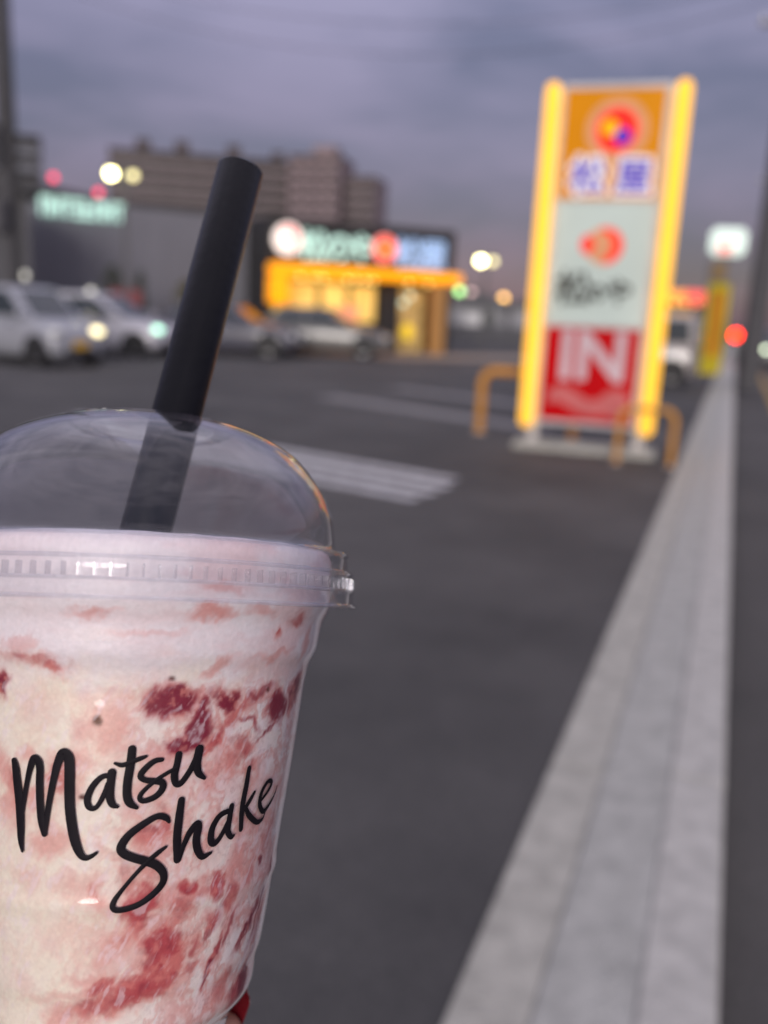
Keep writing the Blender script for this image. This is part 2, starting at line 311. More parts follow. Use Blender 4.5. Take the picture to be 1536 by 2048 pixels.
# --- low buildings between restaurant and pylon
M_low=mat('pale_shed_wall',(0.30,0.30,0.32),0.8); M_low2=mat('dark_shed_roof',(0.09,0.092,0.10),0.7)
def shed(label,loc,rz,w,d,hh,m):
    t=thing('low_shed',label,'shed',loc,rz,'low sheds past the restaurant')
    MB().box(0,w,0,d,0,hh).build('wall',m,t); MB().prism([(-.3,hh+.002),(w+.3,hh+.002),(w+.3,hh+.15),(w/2,hh+.75),(-.3,hh+.15)],'y',-.3,d+.3).build('roof',M_low2,t)
    MB().box(w*.3,w*.6,-.05,-.002,.1,hh*.75).build('shutter',M_white,t)
shed('low pale shed nearest the right wall of the restaurant',(-16.2,51.5,0),0.15,3.6,6,2.0,M_low)
shed('low pale shed left of the glowing pylon tube',(-12.1,50.5,0),0.2,3.8,6,2.0,M_low)
w=thing('block_wall','low dark block wall running past the restaurant to the pylon','wall',(-15,46.5,0),0.18)
for k in range(16):
    for j in range(3): MB().box(k*.6+.004,(k+1)*.6-.004,0,.15,j*.3+.003,(j+1)*.3-.003).build('block',M_house,w,bevel=0.004)
# --- shop on the right, beyond the pylon
sh=thing('roadside_shop','low shop with an orange to red lit canopy seen right of the pylon','shop',(-6.6,42.2,0),0.03)
M_shopc=mat('lit_orange_band',(0.8,0.3,0.05),0.5,emit=(1.0,0.33,0.04),estr=0.8); M_shopr=mat('lit_red_band',(0.8,0.1,0.05),0.5,emit=(1.0,0.10,0.09),estr=0.75)
MB().box(0,5.3,0.8,7,0,2.85).build('wall',M_house,sh)
MB().box(0,4.35,0,0.79,2.36,2.95).build('canopy',M_shopc,sh); MB().box(4.352,5.35,0,0.79,2.36,2.95).build('canopy',M_shopr,sh,label='red end of the canopy')
for x in (3.9,4.35,4.8): MB().cyl((x,0.3),0.06,2.33,2.357,12).build('downlight',M_down,sh)
for x in (0.5,2.2,3.6): 
    f=MB().box(x,x+1.2,.72,.795,.6,2.1).build('window',M_frame,sh); MB().box(x+.06,x+1.14,.7,.718,.66,2.04).build('pane',M_litdim,f)

# ================================================================== PYLON SIGN
M_tube=mat('lit_yellow_tube',(0.40,0.24,0.03),0.5,spec=.1,emit=(1.0,0.49,0.040),estr=1.42,var=0.05,scale=3)
M_py=mat('pylon_yellow',(0.22,0.085,0.0),0.4,spec=.06,emit=(0.62,0.215,0.0),estr=0.85,var=0.10,scale=0.8); M_pw=mat('pylon_white',(0.25,0.28,0.26),0.4,spec=.06,emit=(0.49,0.56,0.53),estr=0.66,var=0.16,scale=0.8)
M_pr=mat('pylon_red',(0.16,0.0,0.002),0.4,spec=.06,emit=(0.45,0.0,0.002),estr=0.80,var=0.12,scale=0.8)
M_pin=mat('pylon_pale_letters',(0.3,0.22,0.24),0.4,spec=.06,emit=(0.55,0.42,0.45),estr=0.55,var=0.12,scale=1)
M_ppk=mat('pylon_pink',(0.3,0.14,0.08),0.4,spec=.06,emit=(0.74,0.33,0.16),estr=0.65); M_pred=mat('pylon_red_mark',(0.5,0.02,0.01),0.35,spec=.06,emit=(0.78,0.012,0.008),estr=0.9)
M_pblue=mat('pylon_blue',(0.05,0.03,0.3),0.35,spec=.06,emit=(0.045,0.015,0.36),estr=0.8); M_pora=mat('pylon_orange_dot',(0.6,0.3,0.0),0.35,spec=.06,emit=(0.85,0.36,0.0),estr=0.85)
M_ptxt=mat('pylon_white_edge',(0.6,0.6,0.6),0.35,spec=.06,emit=(0.66,0.58,0.50),estr=0.7); M_pdk=mat('pylon_dark_letters',(0.035,0.03,0.025),0.5,spec=.06)
M_prose=mat('pylon_rose',(0.25,0.06,0.06),0.4,spec=.06,emit=(0.50,0.13,0.13),estr=0.6)
M_steel=mat('white_steel',(0.50,0.49,0.49),0.45)
py=thing('pylon_sign','tall pylon sign with three stacked panels between two glowing yellow tubes','sign',(-1.475,10.28,0),0.075)
MB().box(-0.80,0.80,-0.24,0.24,0.001,0.07).build('base_plate',M_conc,py,bevel=0.01)
for x in (-.60,.60): MB().box(x-.055,x+.055,-.055,.055,.071,3.93).build('post',M_steel,py,bevel=0.006)
for z0,z1 in ((.30,.345),(3.89,3.94),(1.405,1.435),(2.745,2.775)): MB().box(-.544,.544,-.10,.10,z0,z1).build('frame_rail',M_steel,py)
for x in (-.67,.67):
    zs=[0.25,0.262,0.29,0.34,3.84,3.90,3.935,3.95]; rs=[0.015,0.056,0.076,0.083,0.083,0.076,0.056,0.015]
    tb=MB().tube([(x,-.15,z) for z in zs],rs,20).build('light_tube',M_tube,py,smooth=True)
    for z in (.55,2.1,3.6): MB().box(x-.02,x+.02,-.075,.0,z-.03,z+.03).build('bracket',M_steel,tb)
def panel(z0,z1,m,name):
    p=MB().box(-.535,.50,-.09,.09,z0,z1).build(name,m,py,bevel=0.006)
    return p
p1=panel(2.78,3.885,M_py,'yellow_panel'); p2=panel(1.44,2.74,M_pw,'white_panel'); p3=panel(.35,1.40,M_pr,'red_panel')
for z0,z1 in ((.35,1.40),(1.44,2.74),(2.78,3.885)): MB().box(.505,.543,-.095,.09,z0,z1).build('side_trim',M_steel,py)
def flat(poly,y,m,name,parent): return MB().prism(poly,'y',y-.004,y).build(name,m,parent)
def dd(cx,cz,r,n=40): return [(cx+a,cz+b) for a,b in disc(r,n)]
ring=flat(dd(0.03,3.475,0.325),-.092,M_ppk,'emblem_ring',p1)
flat(dd(0.03,3.475,0.225),-.098,M_pred,'red_disc',p1); flat(dd(-0.05,3.50,0.085),-.104,M_pora,'orange_dot',p1); flat(dd(0.095,3.41,0.085),-.1045,M_pblue,'blue_dot',p1)
for ch,x in (('松',-0.23),('屋',0.25)):
    obj('letter_outline',bold_text('letter_outline',ch,0.40,M_ptxt,.040,0.002,n=14),p1,(x,-.094,2.985),rot=UPRIGHT)
    obj('letter',bold_text('letter',ch,0.38,M_pblue,.0075),p1,(x,-.1025,2.985),rot=UPRIGHT)
# white panel: red crescent round mark and dark letters
cresc=[(0.02+0.19*math.cos(a),2.29+0.19*math.sin(a)) for a in np.linspace(-1.5,1.9,28)]+[(-0.03+0.13*math.cos(a),2.29+0.15*math.sin(a)) for a in np.linspace(1.6,-1.2,28)]
flat(dd(0.02,2.29,0.20),-.092,M_ppk,'emblem_disc',p2); flat(cresc,-.098,M_pred,'red_crescent',p2)
flat([(-.17+.07*math.cos(a),2.30+.10*math.sin(a)) for a in np.linspace(0,6.28,20)][:-1],-.0985,M_pred,'red_leaf',p2)
for ch,x,s in (('松',-0.28,.40),('の',-0.02,.22),('や',0.22,.30)):
    obj('letter',bold_text('letter',ch,s,M_pdk,.009),p2,(x,-.096,1.80-(.40-s)*.15),rot=UPRIGHT)
# red panel: IN over a pale curved arrow
for ch,x in (('I',-0.285),('N',0.10)):
    obj('letter',bold_text('letter',ch,0.76,M_pin,.024),p3,(x,-.096,1.065),rot=UPRIGHT)
arrow=[(-.45,.68),(-.32,.76),(-.16,.70),(0.0,.60),(.12,.62),(.22,.72),(.38,.74),(.46,.62),(.44,.46),(.34,.40),(.22,.44),(.08,.42),(-.08,.44),(-.20,.50),(-.34,.56),(-.46,.54)]
flat(arrow,-.094,M_prose,'curved_arrow',p3)

# guards round the pylon
M_guard=mat('orange_yellow_guard_paint',(0.52,0.24,0.03),0.5,var=0.15,scale=8)
def guard(label,a,b,h,r,c):
    a=Vector((a[0],a[1],0)); b=Vector((b[0],b[1],0)); d=(b-a); Ln=d.length; t=thing('guard_rail',label,'guard rail',a,math.atan2(d.y,d.x),'pipe guards at the pylon foot')
    pts=[(0,0,0),(0,0,h-c)]+[(c-c*math.cos(q),0,h-c+c*math.sin(q)) for q in np.linspace(.2,1.57,6)]+[(Ln-c+c*math.sin(q),0,h-c+c*math.cos(q)) for q in np.linspace(0,1.37,6)]+[(Ln,0,h-c),(Ln,0,0)]
    MB().tube(pts,r,14).build('pipe',M_guard,t,smooth=True)
    for x in (0,Ln): MB().lathe([(r+.001,0.002),(r*1.7,0.002),(r*1.7,.012),(r+.001,.014)],20).build('collar',M_steel,t,loc=(x,0,0))
guard('orange yellow pipe guard behind the left foot of the pylon',(-2.93,11.0),(-1.75,11.1),0.80,0.055,0.16)
guard('orange yellow pipe guard before the right foot of the pylon',(-1.02,9.60),(-0.47,9.72),0.60,0.032,0.12)

# ================================================================== STREET FURNITURE
M_pole=mat('utility_pole_concrete',(0.075,0.074,0.08),0.85); M_wire=mat('wire_black',(0.02,0.02,0.022),0.6); M_polem=mat('grey_pole_steel',(0.12,0.12,0.125),0.5,metal=.3)
def upole(label,x,y,h,r,arms,extra=True):
    t=thing('utility_pole',label,'utility pole',(x,y,0),0.0)
    MB().tube([(0,0,0),(0,0,h)],[r,r*.6],16).build('pole',M_pole,t,smooth=True)
    for z,w in arms: MB().box(-w,w,-.05,.05,z,z+.09).build('crossarm',M_polem,t)
    for z,w in arms:
        for q in (-w*.9,-w*.45,w*.45,w*.9): MB().cyl((q,0),.035,z+.092,z+.25,8).build('insulator',M_white,t)
    if extra:
        MB().tube([(r+.10,0,.5),(r*.8+.12,0,h*.75)],.045,8).build('conduit',M_wire,t)
        MB().box(-.22,.22,-r-.26,-r+.01,2.9,3.6).build('terminal_box',M_polem,t,bevel=.02)
        MB().tube([(.0,-r-.2,4.4),(.0,-r-.2,5.3)],.16,14).build('transformer',M_polem,t)
    return t
upole('thick dark utility pole at the left edge behind the cars',-16.66,17.28,11.0,0.22,[(8.15,1.25),(10.0,1.1)])
upole('brown utility pole on the kerb at the right edge',0.44,23.5,11.5,0.27,[(8.2,.8)],extra=False)
upole('faint distant utility pole beyond the right hand sign',0.95,46,9.0,0.2,[(8.0,.8)],extra=False)
# overhead wires crossing the sky
def wire(label,a,b,sag,rad=.007):
    a=Vector(a);b=Vector(b); pts=[a.lerp(b,t)-Vector((0,0,sag*4*t*(1-t))) for t in np.linspace(0,1,25)]
    o=MB().tube(pts,rad,6).build('overhead_wire',M_wire); tag(o,label,'wire')
wire('upper overhead wire sagging across the top of the sky',(-16.5,17.4,9.1),(0.46,23.5,9.3),1.35)
wire('lower overhead wire just under the top wire in the sky',(-16.5,17.4,8.7),(0.46,23.5,8.9),1.6)

M_lampy=mat('bright_lamp_lens',(0.9,0.9,0.7),0.4,emit=(1.0,0.90,0.42),estr=16,var=0.02); M_lampd=mat('dim_lamp_lens',(0.9,0.9,0.7),0.4,emit=(1.0,0.86,0.36),estr=2.6,var=0.02)
def lamp_post(name,label,loc,h,heads,group=None,arm=True):
    t=thing(name,label,'lamp post',loc,0,group)
    MB().tube([(0,0,0),(0,0,h+.05)],[.07,.05],12).build('pole',M_polem,t,smooth=True)
    for dx,dy,r,m in heads:
        hd=MB().box(dx-.14,dx+.14,dy-.10,dy+.10,h+.06,h+.2).build('lamp_head',M_polem,t,bevel=.02)
        MB().sphere((dx,dy,h-.02),r,14,10).build('lens',m,hd,smooth=True)
        if abs(dx)+abs(dy)>.02: MB().tube([(0,0,h+.10),(dx,dy,h+.10)],.03,8).build('arm',M_polem,t)
    return t
lamp_post('lamp_post','parking lot lamp post with one bright and one dim head over the grey store wall',(-15.78,20.62,0),4.72,[(-0.28,-0.22,.13,M_lampy),(0.14,0.16,.11,M_lampd)])
lamp_post('lamp_post','twin headed bright lamp post between the restaurant and the pylon',(-9.95,36.65,0),3.68,[(-.25,-.02,.17,M_lampy),(.25,.03,.15,M_lampd)])
M_lo=mat('orange_lamp_lens',(0.9,0.6,0.2),0.4,emit=(1.0,0.52,0.13),estr=5,var=0.02); M_lg=mat('green_signal_lens',(0.3,0.9,0.4),0.4,emit=(0.42,0.85,0.25),estr=4.2,var=0.02); M_lp=mat('dim_pink_lens',(0.7,0.5,0.5),0.4,emit=(0.62,0.40,0.38),estr=2.6,var=0.02)
lamp_post('lamp_post','small orange street lamp low in the sky left of the pylon',(-18.1,72.7,0),2.84,[(0,0,.30,M_lo)])
t=thing('traffic_signal','distant traffic signal with a green lamp at the end of the canopy','traffic signal',(-20.2,67.0,0),0.3)
MB().tube([(0,0.2,0),(0,0.2,3.4)],.07,10).build('pole',M_polem,t); MB().box(-.45,1.35,-.12,.12,2.85,3.4).build('housing',M_dark,t,bevel=.04)
MB().sphere((0,-.15,3.13),.25,14,10,(1,.5,1)).build('green_lens',M_lg,t); MB().sphere((.92,-.15,3.02),.25,14,10,(1,.5,1)).build('dim_lens',M_lp,t)
M_red=mat('red_warning_lens',(0.8,0.02,0.05),0.4,emit=(1.0,0.025,0.10),estr=2.6,var=0.02)
for lab,x,y,z in (('red warning light on a thin mast above the mint roof letters',-39.7,45.0,8.36),('red warning light on a thin mast beside the lot lamp post',-37.72,46.66,7.71)):
    t=thing('warning_light',lab,'warning light',(x,y,0),0,'red lights on masts behind the grey store')
    MB().tube([(0,0,0),(0,0,z-.2)],.05,8).build('mast',M_polem,t); MB().sphere((0,0,z),.20,12,8).build('lens',M_red,t)

# yellow banner on its pole
M_ban=mat('yellow_banner_cloth',(0.46,0.37,0.01),0.8,var=0.12,scale=3); M_bano=mat('banner_orange_print',(0.44,0.16,0.0),0.8,scale=3)
bn=thing('banner_flag','tall yellow upright banner with orange print beside the kerb','banner',(-0.72,22.0,0),0.1)
MB().cyl((0,0),0.03,0,2.96,10).build('pole',M_polem,bn); MB().tube([(0,0,2.455),(.52,0,2.455)],.012,8).build('top_rod',M_polem,bn)
bm_=bmesh.new(); 
nx,nz_=8,28; grid=[[bm_.verts.new((0.035+.47*i/nx,0.03*math.sin(i*.9+k*.25)+.01*math.sin(k*.8),.38+2.06*k/nz_)) for i in range(nx+1)] for k in range(nz_+1)]
for k in range(nz_):
    for i in range(nx): bm_.faces.new((grid[k][i],grid[k][i+1],grid[k+1][i+1],grid[k+1][i]))
me=bpy.data.meshes.new('cloth'); bm_.to_mesh(me); bm_.free(); me.materials.append(M_ban); cl_=obj('cloth',me,bn); md=cl_.modifiers.new('solid','SOLIDIFY'); md.thickness=.004
MB().box(.14,.40,-.055,-.048,.80,2.25).build('print_band',M_bano,cl_)
MB().box(.05,.36,-.03,.05,2.49,2.90).build('pole_topper',mat('brown_topper',(0.20,0.13,0.05),0.7),bn,bevel=.02)
# white lit sign on a pole
M_ws=mat('lit_white_sign',(0.7,0.75,0.7),0.4,emit=(0.56,0.74,0.66),estr=0.78,var=0.08,scale=1.5); M_wr=mat('lit_red_mark',(0.8,0.2,0.15),0.4,emit=(0.95,0.20,0.15),estr=0.9)
ws=thing('lit_sign','rounded white lit sign with a red mark on a pole above the banner','sign',(-0.55,30.0,0),0.03)
MB().box(-.52,.52,-.12,.12,3.6,4.42).build('sign_box',M_ws,ws,bevel=.1); MB().box(-.24,.14,-.135,-.122,3.66,3.92).build('red_mark',M_wr,ws); MB().tube([(0,.0,0),(0,.0,3.6)],.07,12).build('pole',M_polem,ws)
for k in range(3): MB().box(.02,.40,-.15,-.137,3.70+k*.08,3.73+k*.08).build('white_bar',M_ws,ws)

# scooter with its tail lamp lit on the road edge
M_sc=mat('dark_scooter_body',(0.05,0.05,0.055),0.3); M_rub=mat('black_rubber',(0.018,0.018,0.019),0.7); M_rim=mat('alloy_rim',(0.35,0.35,0.37),0.35,metal=.8)
M_tail=mat('lit_tail_lamp',(0.2,0.005,0.0),0.5,emit=(1.0,0.022,0.0),estr=14,var=0.02)
st=thing('scooter','dark scooter with a lit red tail lamp standing on the road edge','scooter',(0.30,39.5,-0.1),0)
for y in (0,1.2):
    tyre=MB().lathe([(.20+.05*math.cos(a),.05*math.sin(a)) for a in np.linspace(0,2*math.pi,13)[:-1]],24,closed=True); w_=tyre.build('wheel',M_rub,st,smooth=True,loc=(0,y,.25)); w_.rotation_euler=(0,R(90),0)
    MB().cyl((0,0),.15,-.03,.03,18).build('rim',M_rim,w_)
MB().prism([(-.1,.30),(.35,.28),(.75,.28),(.95,.55),(1.05,.95),(.95,1.0),(.78,.5),(.5,.42),(.4,.75),(-.2,.82),(-.25,.6)],'x',-.15,.15).build('body',M_sc,st,bevel=.03)
MB().prism([(-.22,.82),(.42,.76),(.40,.84),(-.20,.92)],'x',-.13,.13).build('seat',M_rub,st,bevel=.02); MB().tube([(-.32,.95,1.08),(0,1.02,1.05),(.32,.95,1.08)],.02,8).build('handlebar',M_rub,st)
MB().box(-.2,.15,-.55,-.18,.83,1.1).build('rear_box',M_sc,st,bevel=.03); MB().sphere((-.26,-.60,1.24),.19,14,10,(1,.4,1)).build('tail_lamp',M_tail,st); MB().tube([(-.26,-.55,1.0),(-.26,-.58,1.2)],.03,8).build('lamp_stalk',M_sc,st)

M_gl=mat('glint_globe_glow',(0.9,0.88,0.6),0.4,emit=(1.0,0.92,0.50),estr=4.5,var=0.02); M_gl2=mat('dull_globe_glass',(0.6,0.6,0.55),0.4,emit=(0.55,0.53,0.46),estr=2.0,var=0.02)  # added glowing globes in place of a reflected glint and dim light spots
for lab,x,y,z,m in (('added yellow glowing globe in place of a reflected glint, just behind the silver car',-15.92,17.29,1.36,M_gl),('added dull glowing globe in place of a dim light spot behind the white hatchback roof',-16.55,20.05,1.58,M_gl2),('added dull glowing globe in place of a dim light spot before the dark house',-17.55,18.65,1.92,M_gl2)):
    t=thing('glint_globe',lab,'glowing globe',(x,y,0),0,'added glowing globes on short posts'); MB().cyl((0,0),.03,0,z-.08,10).build('post',M_polem,t); MB().sphere((0,0,z),.10,14,10).build('globe',m,t,smooth=True)

# ================================================================== CARS
def car_mats(col,tag_): return mat(tag_+'_paint',col,0.28,var=0.04,coat=0.6,scale=2)
M_hl=mat('headlamp_lens',(0.55,0.56,0.55),0.12,spec=.8); M_hglint=mat('glint_headlamp',(0.9,0.85,0.6),0.3,emit=(1.0,0.86,0.45),estr=3.0,var=0.02); M_hlg=mat('mint_glint_headlamp',(0.6,0.9,0.75),0.3,emit=(0.50,1.0,0.72),estr=2.6,var=0.02)  # emission on the parked cars' headlamps puts in reflected glints
M_plate=mat('white_plate',(0.7,0.7,0.68),0.5); M_platey=mat('yellow_plate',(0.62,0.36,0.03),0.5); M_trim=mat('dark_trim',(0.02,0.02,0.022),0.6); M_tl=mat('tail_lens',(0.25,0.01,0.01),0.2)
def car(name,label,loc,rz,L,Wd,H,paint,style,plate=M_plate,lit=None,group='cars parked in the lot'):
    t=thing(name,label,'car' if name!='parked_van' else 'van',loc,rz,group); hw=Wd/2
    if style=='sedan': hood,belt,wb,wf,ws_,rs_=.66*H,.68*H,.155*L,.83*L,(.56*L,.72*L),(.10*L,.22*L)
    elif style=='kei': hood,belt,wb,wf,ws_,rs_=.60*H,.62*H,.15*L,.85*L,(.56*L,.79*L),(.02*L,.12*L)
    else: hood,belt,wb,wf,ws_,rs_=.58*H,.60*H,.17*L,.84*L,(.86*L,.97*L),(.005*L,.02*L)
    # stations x, z bottom, z top, half width
    if style=='sedan': S_=[(0.0,.36,.60*H,.80),(.03*L,.24,.665*H,.93),(.2*L,.19,belt,1),(.5*L,.18,belt,1),(.72*L,.18,hood,1),(.86*L,.20,.60*H,.98),(.95*L,.22,.53*H,.92),(.99*L,.27,.46*H,.82),(L,.32,.40*H,.74)]
    elif style=='kei': S_=[(0.0,.32,.55*H,.90),(.02*L,.24,belt,.97),(.3*L,.19,belt,1),(.7*L,.19,belt,1),(.82*L,.19,hood,1),(.93*L,.21,.54*H,.96),(.985*L,.25,.47*H,.88),(L,.30,.40*H,.80)]
    else: S_=[(0.0,.34,.56*H,.94),(.02*L,.24,belt,.98),(.3*L,.2,belt,1),(.8*L,.2,belt,1),(.95*L,.22,.57*H,.97),(.99*L,.27,.5*H,.92),(L,.34,.42*H,.86)]
    mb=MB(); v=[];f=[]; sec=None
    for x,zb,zt,k in S_:
        w=hw*k; hh=zt-zb
        half=[(0,zb),(w*.86,zb),(w*.97,zb+.10*hh),(w,zb+.35*hh),(w*.985,zb+.62*hh),(w*.95,zb+.86*hh),(w*.86,zt-.015),(w*.6,zt+.008),(0,zt+.018)]
        ring=half+[(-a,b) for a,b in half[-2:0:-1]]; sec=len(ring); v+=[(x-L/2,a,b) for a,b in ring]
    for i in range(len(S_)-1): f+=[(i*sec+k,i*sec+(k+1)%sec,(i+1)*sec+(k+1)%sec,(i+1)*sec+k) for k in range(sec)]
    f+=[tuple(range(sec)),tuple((len(S_)-1)*sec+k for k in range(sec))[::-1]]
    body=mb.add(v,f).build('body',paint,t,smooth=True)
    # greenhouse
    zb=belt-.03; zr=H; b0,b1=rs_[0]-.01*L,ws_[1]; r0,r1=rs_[1],ws_[0]
    def wid(z): return hw*(.93-(.93-.74)*(z-zb)/(zr-zb)) if style=='sedan' else hw*(.95-(.95-.83)*(z-zb)/(zr-zb))
    def fx(z): return b1+(r1-b1)*(z-zb)/(zr-zb)-L/2
    def bx(z): return b0+(r0-b0)*(z-zb)/(zr-zb)-L/2
    cv=[];cf=[]
    zs=[zb,zb+.5*(zr-zb),zr-.07,zr-.015,zr+.005]; ins=[0,0,.0,.05,.16]
    for z,q in zip(zs,ins):
        z2=min(z,zr); w=wid(z2)-q*hw*.9; xa,xb=bx(z2)+q*.9,fx(z2)-q*.9; c_=.10
        cv+=[(xa,-w+c_,z),(xa+c_*.6,-w,z),(xb-c_*.8,-w,z),(xb,-w+c_*1.6,z),(xb,w-c_*1.6,z),(xb-c_*.8,w,z),(xa+c_*.6,w,z),(xa,w-c_,z)]
    for i in range(len(zs)-1): cf+=[(i*8+k,i*8+(k+1)%8,(i+1)*8+(k+1)%8,(i+1)*8+k) for k in range(8)]
    cf+=[tuple(range(8))[::-1],tuple((len(zs)-1)*8+k for k in range(8))]
    MB().add(cv,cf).build('cabin',paint,t,smooth=True)
    za,zc=belt+.02,zr-.11
    def side(xs0,xs1,s,name):      # side pane between fractions of the glass length
        P=[]
        for z,fr in ((za,xs0),(za,xs1),(zc,xs1),(zc,xs0)):
            a,b=bx(z)+.22,fx(z)-.16; P.append(Vector((a+(b-a)*fr,s*(wid(z)+.004),z)))
        Q=[p+Vector((0,s*.012,0)) for p in P]
        MB().add(P+Q,[(0,1,2,3),(4,7,6,5),(0,4,5,1),(1,5,6,2),(2,6,7,3),(3,7,4,0)]).build(name,M_glass,t)
    for s in (-1,1):
        side(0,.47,s,'side_window'); side(.51,1,s,'side_window')
    for fn,sg,nm in ((fx,1,'windscreen'),(bx,-1,'rear_window')):
        P=[Vector((fn(z)+sg*.006,y*(wid(z)-(.17 if sg>0 else .12)),z)) for z,y in ((za,-1),(za,1),(zc+.03,1),(zc+.03,-1))]; Q=[p+Vector((sg*.012,0,.004)) for p in P]
        MB().add(P+Q,[(0,1,2,3),(4,7,6,5),(0,4,5,1),(1,5,6,2),(2,6,7,3),(3,7,4,0)]).build(nm,M_glass,t)
    wr=.30 if style!='sedan' else .325
    for x in (wb,wf):
        for s in (-1,1):
            MB().prism([(x-L/2+(wr+.07)*math.cos(a),wr+(wr+.07)*math.sin(a)) for a in np.linspace(0,math.pi,16)]+[(x-L/2-wr-.07,.17),(x-L/2+wr+.07,.17)],'y',s*hw*.90,s*(hw+.004)).build('wheel_arch',M_trim,t)
            wl=MB().lathe([(wr*.66,-.10),(wr*.94,-.105),(wr,-.07),(wr,.07),(wr*.94,.105),(wr*.66,.10)],28,closed=True).build('wheel',M_rub,t,smooth=True,loc=(x-L/2,s*(hw-.09),wr)); wl.rotation_euler=(R(90),0,0)
            rb=MB().cyl((0,0),wr*.66,-.06,.06,20)
            for k in range(5):
                a=2*math.pi*k/5; rb.add([(.05*math.cos(a+1.57),.05*math.sin(a+1.57),sg*.09) for sg in (1,-1)]+[(wr*.6*math.cos(a),wr*.6*math.sin(a),sg*.09) for sg in (1,-1)]+[(.05*math.cos(a-1.57),.05*math.sin(a-1.57),sg*.09) for sg in (1,-1)],[(0,2,4),(1,5,3),(0,1,3,2),(2,3,5,4)])
            rb.build('rim',M_rim,wl)
    zf=.42*H if style=='sedan' else .46*H
    for i,s in enumerate((-1,1)):
        m=M_hl if lit is None or lit[i] is None else lit[i]
        MB().sphere((L/2-.10,s*hw*.66,zf),.17,14,10,(.75,1.0,.55)).build('headlight',m,t,smooth=True)
        MB().sphere((-L/2+.04,s*hw*.80,zf+.10),.13,12,8,(.5,.8,1.5)).build('tail_light',M_tl,t,smooth=True)
        MB().sphere((ws_[1]-L/2-.12,s*(hw+.06),belt+.08),.10,12,8,(.6,1.0,.75)).build('wing_mirror',paint,t,smooth=True)
        for xx in (.40,.62): MB().box((xx)*L-L/2-.09,(xx)*L-L/2+.09,s*(hw-.004),s*(hw+.022),belt-.16,belt-.13).build('door_handle',M_trim,t)
    MB().box(L/2-.05,L/2+.015,-hw*.5,hw*.5,.28,.40).build('grille',M_trim,t,bevel=.01); MB().box(L/2+.016,L/2+.03,-.165,.165,.40,.56).build('number_plate',plate,t)
    MB().box(-L/2-.03,-L/2-.01,-.165,.165,.55,.71).build('number_plate',M_plate,t)
    return t
car('parked_car','silver kei hatchback with a yellow number plate at the left edge',(-14.35,15.35,0),R(-12),3.4,1.48,1.62,car_mats((0.30,0.31,0.345),'silver'),'kei',plate=M_platey,lit=(None,M_hglint))
car('parked_car','white hatchback parked behind the silver kei car, mint headlamp glint',(-15.65,19.3,0),R(8),4.1,1.70,1.56,car_mats((0.48,0.475,0.52),'white'),'kei',lit=(M_hlg,None))
car('parked_car','dark blue grey sedan behind the straw',(-13.75,22.6,0),R(14),4.3,1.70,1.46,car_mats((0.075,0.075,0.10),'blue_grey'),'sedan')
car('parked_car','dark grey sedan parked under the restaurant windows',(-11.95,25.2,0),R(16),4.2,1.70,1.46,car_mats((0.11,0.107,0.105),'grey'),'sedan')
car('parked_van','white box van half hidden behind the pylon sign',(-2.45,23.3,0),R(180),3.4,1.48,1.70,car_mats((0.42,0.39,0.385),'van_white'),'van',group='vans near the kerb')
car('distant_car','oncoming dark car with pale lit headlamps far down the road',(1.75,41.5,-0.1),R(-90),3.8,1.62,1.55,car_mats((0.10,0.10,0.11),'dark'),'kei',lit=(mat('pale_lit_lamp',(0.8,0.9,0.7),0.3,emit=(0.72,0.85,0.58),estr=6,var=0.02),)*2,group='cars on the road')

# ================================================================== PLANTS
M_leaf=mat('dark_green_leaves',(0.045,0.055,0.03),0.6,var=0.4,scale=8); M_leaf2=mat('olive_leaves',(0.10,0.09,0.03),0.6,var=0.35,scale=8); M_stem=mat('brown_stem',(0.05,0.035,0.025),0.8)
def bush(label,loc,rx,rz_,m,n=420,base=.5,seed=1):
    rr=random.Random(seed); t=thing('bush',label,'bush',loc,0,'bushes before the grey wall'); mb=MB()
    for _ in range(n):
        a=rr.uniform(0,6.28); q=rr.random()**.5; h_=rr.random(); k=math.sin(math.pi*min(1,h_*.85+.12))**.6
        c=Vector((rx*q*k*math.cos(a),rx*q*k*math.sin(a),base+h_*rz_)); s=rr.uniform(.04,.09)
        d=Vector((rr.gauss(0,1),rr.gauss(0,1),rr.gauss(.4,1))).normalized(); e=d.orthogonal().normalized()*s*.5
        mb.add([c-e,c+d*s*.8,c+e,c-d*s*.8],[(0,1,2,3)])
    mb.build('foliage',m,t)
    for k in range(4): 
        a=k*1.6; MB().tube([(0.03*math.cos(a),.03*math.sin(a),0),(rx*.4*math.cos(a),rx*.4*math.sin(a),base+rz_*.6)],[.025,.01],6).build('stem',M_stem,t)
bush('dark green bush before the grey store wall, above the red banner',(-18.15,23.0,0),.40,1.5,M_leaf,base=.9,seed=2)
bush('thin dark green shrub just right of the red banner',(-17.55,23.6,0),.22,1.4,M_leaf,n=240,base=.9,seed=3)
bush('olive yellow bush left of the straw before the grey wall',(-17.1,25.4,0),.40,1.2,M_leaf2,base=.9,seed=4)
bush('small dark hedge plant between the two low sheds',(-12.7,48.2,0),.45,1.3,M_leaf,base=.4,seed=5)
t=thing('red_banner','small faded red cloth banner hung low before the dark bush','banner',(-17.95,22.55,0),0.9)
for x in (0,1.0): MB().cyl((x,0),.025,0,1.8,8).build('stake',M_polem,t)
MB().box(0.02,.98,-.035,-.026,1.25,1.72).build('cloth',mat('faded_red_cloth',(0.30,0.085,0.09),0.8),t)
